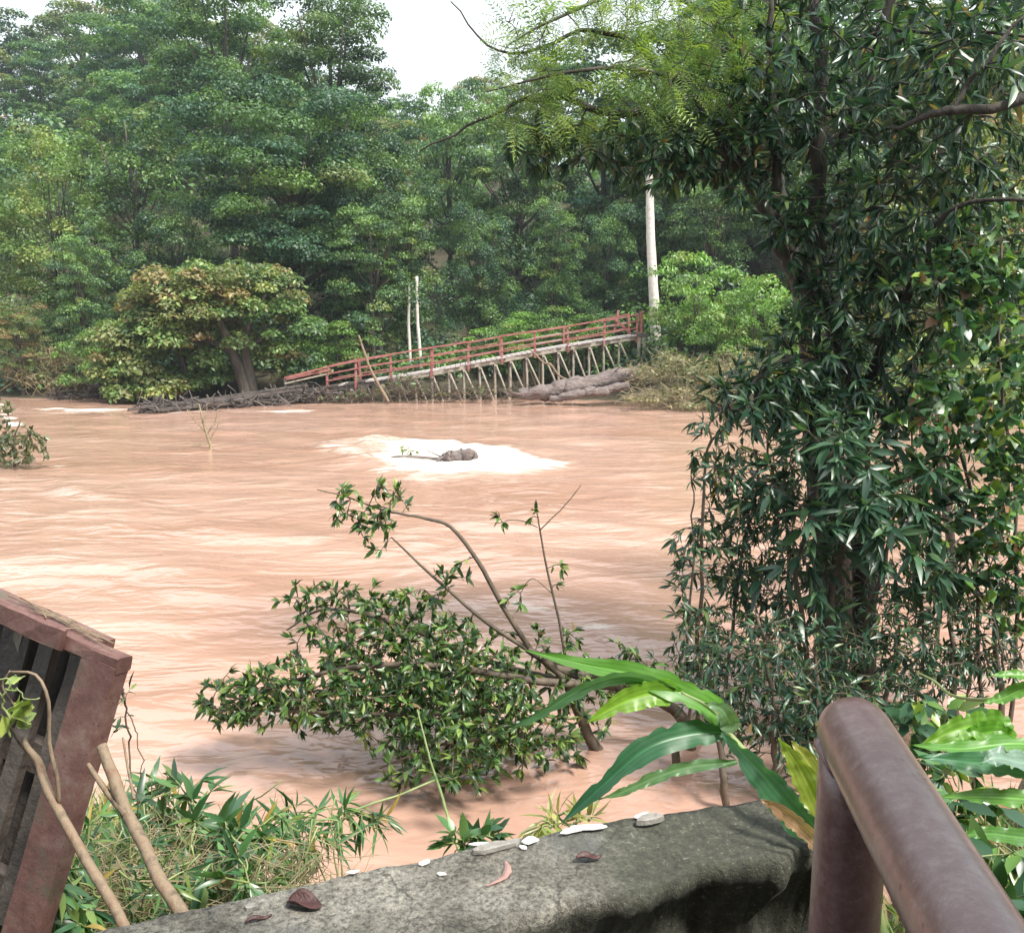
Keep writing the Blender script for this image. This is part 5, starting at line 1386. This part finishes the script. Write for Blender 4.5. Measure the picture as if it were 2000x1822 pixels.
def ginger():
    g0 = np.array((float(P(1765, 1900, 1.36)[0]), 1.34, Z_FLOOR))
    root = empty('broken_ginger_plant', g0, 'bent ginger-like plant with long strap leaves drooping over the wall', 'plant')
    A, Bq = 1.76, 1.53
    st = spline([g0, P(1715, 1790, 1.42), P(1612, 1655, Bq), P(1500, 1520, 1.66), P(1415, 1425, A), P(1390, 1385, A), P(1330, 1352, A)], 34)
    MB().tube(st, [0.014, 0.012, 0.010, 0.007, 0.003], 10).build('stem', M['green_stem'], root, True)
    blade(root, [(1425, 1430, A), (1350, 1434, A - 0.02), (1265, 1462, A - 0.05), (1180, 1532, A - 0.07), (1090, 1612, A - 0.07)], 0.056, (-0.35, -0.8, 0.55), DG, (0.03, 0.11, 0.06), seed=1)
    blade(root, [(1430, 1425, A), (1390, 1385, A), (1330, 1352, A), (1240, 1318, A + 0.02), (1140, 1298, A + 0.05), (1020, 1268, A + 0.08)], 0.060, (0.1, -0.75, 0.65), BG, (0.09, 0.24, 0.04), seed=2)
    blade(root, [(1320, 1345, A), (1230, 1320, A), (1150, 1338, A - 0.02), (1060, 1390, A - 0.04), (980, 1432, A - 0.06)], 0.040, (-0.1, -0.85, -0.45), PG, (0.07, 0.17, 0.09), seed=3)
    blade(root, [(1330, 1355, A), (1280, 1352, A - 0.01), (1215, 1372, A - 0.03), (1145, 1412, A - 0.05)], 0.056, (-0.1, -0.9, 0.35), (0.14, 0.30, 0.03), (0.16, 0.30, 0.03), seed=4)
    blade(root, [(1440, 1488, A - 0.05), (1350, 1497, A - 0.05), (1280, 1518, A - 0.06), (1220, 1545, A - 0.07), (1165, 1562, A - 0.07)], 0.026, (0, -0.7, 0.6), (0.09, 0.19, 0.08), (0.11, 0.22, 0.09), ripple=0.14, seed=5)
    blade(root, [(1602, 1645, Bq), (1545, 1580, Bq + 0.04), (1480, 1505, Bq + 0.10), (1408, 1428, A - 0.02)], 0.066, (-0.5, -0.8, 0.2), (0.06, 0.17, 0.08), (0.05, 0.15, 0.07), seed=6)
    blade(root, [(1625, 1675, Bq - 0.02), (1575, 1625, Bq - 0.01), (1525, 1583, Bq + 0.01), (1485, 1560, Bq + 0.03)], 0.034, (-0.5, -0.8, 0.2), TAN, (0.36, 0.20, 0.12), seed=7)
    blade(root, [(1622, 1640, Bq + 0.02), (1590, 1560, Bq + 0.05), (1555, 1490, Bq + 0.08), (1520, 1440, Bq + 0.1)], 0.052, (-0.4, -0.9, 0.1), YL, (0.20, 0.29, 0.05), seed=8)
    blade(root, [(1632, 1620, Bq + 0.03), (1608, 1560, Bq + 0.06), (1580, 1490, Bq + 0.09), (1545, 1445, Bq + 0.11)], 0.050, (-0.2, -0.9, 0.2), (0.16, 0.27, 0.04), (0.30, 0.30, 0.08), seed=9)
    blade(root, [(1400, 1392, A), (1425, 1412, A - 0.02), (1410, 1385, A - 0.03), (1375, 1372, A - 0.03)], 0.04, (-0.2, -0.9, 0.3), (0.16, 0.26, 0.14), seed=10)
ginger()

def ginger_right():
    root = empty('leafy_ginger_plant', (1.55, 2.15, 0.95), 'clump of green strap-leaved plants behind the pipe at the right edge', 'plant')
    for k, (a, b) in enumerate([((2160, 1900, 2.1), (2110, 1350, 2.0)), ((2100, 1950, 2.0), (2060, 1420, 1.9))]):
        MB().tube(spline([P(*a), P(*b)], 8), [0.014, 0.008], 8).build('stem', M['green_stem'], root, True)
    for k, (pts, w, up, c1, c2) in enumerate([
            ([(2110, 1470, 2.0), (1990, 1452, 1.98), (1880, 1462, 1.95), (1780, 1455, 1.9)], 0.045, (0, -0.6, 0.8), BG, (0.10, 0.25, 0.05)),
            ([(2110, 1510, 2.0), (2000, 1496, 1.96), (1900, 1488, 1.92), (1790, 1476, 1.9)], 0.060, (0, -0.8, 0.5), DG, (0.06, 0.17, 0.09)),
            ([(2120, 1570, 1.95), (2000, 1560, 1.92), (1920, 1556, 1.9), (1830, 1556, 1.86)], 0.045, (0, -0.7, 0.7), BG, (0.10, 0.24, 0.05)),
            ([(2120, 1640, 1.9), (2000, 1636, 1.88), (1930, 1628, 1.86), (1870, 1632, 1.83)], 0.040, (0, -0.7, 0.7), (0.07, 0.19, 0.04), (0.08, 0.2, 0.04)),
            ([(2120, 1700, 1.9), (2010, 1690, 1.88), (1930, 1690, 1.86)], 0.06, (0, -0.6, 0.8), DG, DG),
            ([(2130, 1770, 1.85), (2010, 1760, 1.84), (1940, 1770, 1.8)], 0.06, (0, -0.6, 0.8), (0.06, 0.17, 0.04), BG),
            ([(2060, 1330, 2.2), (2000, 1345, 2.2), (1955, 1365, 2.2), (1920, 1372, 2.2)], 0.04, (0, -0.5, 0.8), (0.12, 0.25, 0.05), BG),
            ([(2060, 1340, 2.2), (2010, 1322, 2.2), (1975, 1318, 2.2), (1930, 1320, 2.2)], 0.035, (0, -0.5, 0.8), BG, BG),
            ([(1975, 1410, 2.05), (1920, 1418, 2.04), (1870, 1425, 2.02), (1795, 1458, 2.0)], 0.075, (0, -0.8, 0.5), (0.11, 0.27, 0.035), (0.15, 0.30, 0.04)),
            ([(1985, 1440, 2.04), (1940, 1430, 2.03), (1890, 1440, 2.02), (1850, 1450, 2.0)], 0.06, (0, -0.9, 0.3), (0.12, 0.28, 0.035), (0.13, 0.28, 0.04)),
            ([(2050, 1480, 2.0), (2000, 1490, 1.9), (1950, 1480, 1.86), (1915, 1490, 1.85)], 0.06, (0, -0.5, 0.85), (0.20, 0.30, 0.24), (0.2, 0.30, 0.24))]):
        blade(root, pts, w, up, c1, c2, seed=30 + k, ripple=0.09)
    MB().tube(spline([P(*q) for q in [(1790, 1312, 3.0), (1825, 1330, 2.9), (1860, 1358, 2.7), (1930, 1366, 2.5), (2020, 1350, 2.4)]], 24), [0.003, 0.005, 0.006], 7).build('tendril', M['green_stem'], root, True)
ginger_right()

# weeds on the near bank
WEEDP = [(3, (0.04, 0.11, 0.045)), (3, (0.06, 0.15, 0.05)), (2, (0.09, 0.19, 0.06)), (1, (0.14, 0.21, 0.05)), (0.3, (0.30, 0.22, 0.05))]
G_WEED = 'weeds on the near bank behind the wall'
for k, (px, py, Y, n, sz, lb) in enumerate([
        (330, 1560, 3.9, 30, 0.16, 'drooping weed with bluish blades right of the maroon post'), (230, 1640, 3.3, 34, 0.14, 'dense green weed between the two dead stems'),
        (430, 1640, 3.6, 40, 0.15, 'bushy weed right of the thick dead stem'), (560, 1640, 3.6, 36, 0.15, 'leafy weed at the right end of the weedy bank'),
        (120, 1740, 2.7, 26, 0.12, 'small weed at the foot of the maroon post'), (320, 1740, 2.9, 34, 0.12, 'low weed just behind the wall between the dead stems'), (470, 1720, 3.0, 30, 0.12, 'low weed just behind the wall right of the thick dead stem')]):
    c = P(px, py, Y)
    gz = float(ground_z(c[0], c[1]))
    ks = F_PX / Y
    stems = []
    rngw = np.random.default_rng(200 + k)
    for j in range(5):
        b = np.array((c[0] + rngw.normal() * 0.12, Y + rngw.normal() * 0.12, gz - 0.05))
        tp = c + np.array((rngw.normal() * 0.18, rngw.normal() * 0.15, rngw.uniform(0.0, 0.22)))
        stems.append(([tuple(b) + (0,), tuple((b + tp) / 2 + rngw.normal(size=3) * 0.05) + (0,), tuple(tp) + (0,)], [0.007, 0.005, 0.003], 'stem'))
    near_plant('leafy_weed', lb, 'weed', stems, [(px, py, 95, 60, n, Y, 0.3), (px, py + 70, 80, 50, n // 2, Y, 0.3)], 4, sz * (0.72 if k % 2 else 0.85), T_THIN if k % 2 else T_LANCE, 'thin' if k % 2 else 'lance', WEEDP, 210 + k, 60, G_WEED, base=(c[0], Y, gz), rosette=5, droop=0.5, bark='green_stem')
near_plant('broken_cane', 'snapped thin green cane with narrow leaves over the water in front of the bush', 'cane',
           [([(815, 1385, 4.6), (832, 1450, 4.5), (852, 1522, 4.4)], [0.004, 0.006, 0.007], 'stem'), ([(852, 1520, 4.4), (872, 1585, 4.2), (905, 1700, 3.9), (920, 1800, 3.8)], [0.008, 0.008, 0.009], 'stem'),
            ([(852, 1522, 4.4), (740, 1566, 4.2), (640, 1598, 4.0), (540, 1640, 3.8)], [0.006, 0.006, 0.003], 'stem')],
           [(640, 1600, 130, 34, 30, 4.0, 0.12), (560, 1640, 60, 40, 14, 3.8, 0.12), (690, 1580, 60, 20, 8, 4.1, 0.1)], 3, 0.13, T_THIN, 'thin', WEEDP, 230, 120, bark='green_stem', rosette=3, droop=0.5, rooted=False)
near_plant('small_weed', 'small weed growing behind the wall at the foot of the thin green cane', 'weed',
           [([(900, 1760, 2.9), (905, 1690, 2.9), (900, 1640, 2.9)], [0.005, 0.003], 'stem')], [(905, 1640, 40, 25, 14, 2.9, 0.1), (960, 1630, 40, 14, 7, 2.9, 0.1)], 3, 0.07, T_OVAL, 'oval', WEEDP, 231, 60, G_WEED, bark='green_stem')
near_plant('yellowing_weed', 'yellowing narrow leaves behind the wall under the drooping leaf tip', 'weed',
           [([(1100, 1700, 2.5), (1110, 1640, 2.5), (1120, 1600, 2.5)], [0.005, 0.003], 'stem')], [(1100, 1600, 60, 16, 14, 2.5, 0.1), (1050, 1612, 40, 12, 6, 2.5, 0.1)], 2, 0.085, T_THIN, 'thin', [(2, (0.32, 0.32, 0.08)), (2, (0.20, 0.26, 0.06)), (1, (0.40, 0.36, 0.20))], 232, 60, G_WEED, bark='green_stem')
near_plant('pale_vine_shoot', 'pale lime-green vine shoot with small leaves in front of the wrecked railing', 'vine',
           [([(20, 1440, 1.95), (15, 1390, 1.95), (10, 1340, 1.95), (-10, 1300, 1.95)], [0.003, 0.002], 'stem'), ([(10, 1345, 1.95), (40, 1348, 1.94), (65, 1365, 1.94)], [0.002, 0.0015], 'stem')],
           [(25, 1385, 35, 30, 7, 1.95, 0.03), (15, 1340, 30, 25, 4, 1.95, 0.03)], 1, 0.036, T_HEART, 'heart', [(1, (0.30, 0.36, 0.10)), (1, (0.24, 0.33, 0.09))], 233, 60, bark='green_stem', rosette=2, upn=0.2, twig_r=0.0012, rooted=False)
near_plant('hanging_creeper', 'thin creeper with small dark leaves hanging beside the maroon post', 'vine',
           [([(232, 1330, 2.6), (245, 1380, 2.6), (250, 1450, 2.6), (262, 1530, 2.6), (272, 1600, 2.6)], [0.003, 0.003, 0.002], 'stem'), ([(248, 1390, 2.6), (268, 1440, 2.6), (275, 1520, 2.6)], [0.002, 0.0015], 'stem')],
           [(235, 1400, 14, 60, 12, 2.6, 0.04), (240, 1350, 20, 15, 5, 2.6, 0.04)], 1, 0.045, T_LANCE, 'lance', NEARP, 234, 40, rosette=2, twig_r=0.0012, rooted=False)

q = [(P(px, py, Y), (0.22, 0.2, 0.08)) for px, py, Y in [(180, 1740, 2.9), (260, 1700, 3.1), (330, 1760, 2.8), (420, 1740, 3.0), (520, 1735, 3.0), (600, 1720, 3.0), (420, 1660, 3.5), (300, 1640, 3.6)]]
twig_heap('dry_grass_litter', 'straw-coloured dry grass litter among the weeds behind the wall', q, 420, 0.42, M['straw'], 36, (0.0012, 0.003), STRAWP, 500, 0.05)
# grass on the near bank
def bank_grass():
    rng = np.random.default_rng(90)
    n = 9000
    x = rng.uniform(-3.2, -0.4, n); ny = np.interp(x, NEAR_X, NEAR_Y); y = 1.9 + rng.random(n) * (ny - 2.0)
    x2 = rng.uniform(0.62, 3.4, 4200); ny2 = np.interp(x2, NEAR_X, NEAR_Y); y2 = 1.0 + rng.random(4200) * np.maximum(0.2, ny2 - 1.1)
    x, y = np.concatenate([x, x2]), np.concatenate([y, y2]); n = len(x)
    pos = np.stack([x, y, ground_z(x, y) - 0.02], -1)
    al = unit(np.stack([rng.normal(size=n) * 0.6, rng.normal(size=n) * 0.6, np.abs(rng.normal(size=n)) + 0.35], -1))
    nm = rng.normal(size=(n, 3)); nm[:, 1] -= 0.8
    col = palette(rng, [(3, (0.06, 0.14, 0.04)), (2, (0.11, 0.19, 0.05)), (2, (0.28, 0.24, 0.11)), (1, (0.20, 0.22, 0.06))], n) * rng.uniform(0.7, 1.3, (n, 1))
    sz = rng.uniform(0.12, 0.42, n)
    T = t_leaf(0.045, 0.35, 0.01)
    return leaves_mesh('bank_grass', pos, frames(al, nm), sz, col, T, M['leaf'], True)
tag(obj('bank_grass', bank_grass()), 'rough green and straw grass on the near bank behind the wall', 'grass', kind='stuff')

# ------------------------------------------------------------------ haze
def haze():
    x0, x1, y0, y1, z0, z1 = -170, 170, -70, 180, -4, 75
    V = [(x, y, z) for z in (z0, z1) for (x, y) in ((x0, y0), (x1, y0), (x1, y1), (x0, y1))]
    F = [[3, 2, 1, 0], [4, 5, 6, 7], [0, 1, 5, 4], [1, 2, 6, 5], [2, 3, 7, 6], [3, 0, 4, 7]]
    m = bpy.data.materials.new('haze')
    m.use_nodes = True
    ns, ls = m.node_tree.nodes, m.node_tree.links
    ns.remove(ns['Principled BSDF'])
    v = ns.new('ShaderNodeVolumePrincipled')
    v.inputs['Color'].default_value = (0.72, 0.88, 1.0, 1)
    v.inputs['Density'].default_value = 0.00042
    v.inputs['Density Attribute'].default_value = ''
    v.inputs['Anisotropy'].default_value = 0.2
    ls.new(v.outputs['Volume'], ns['Material Output'].inputs['Volume'])
    tag(obj('haze', mesh('haze', V, F, m)), 'thin pale bluish haze in the air over the river valley', 'haze', kind='stuff')
haze()
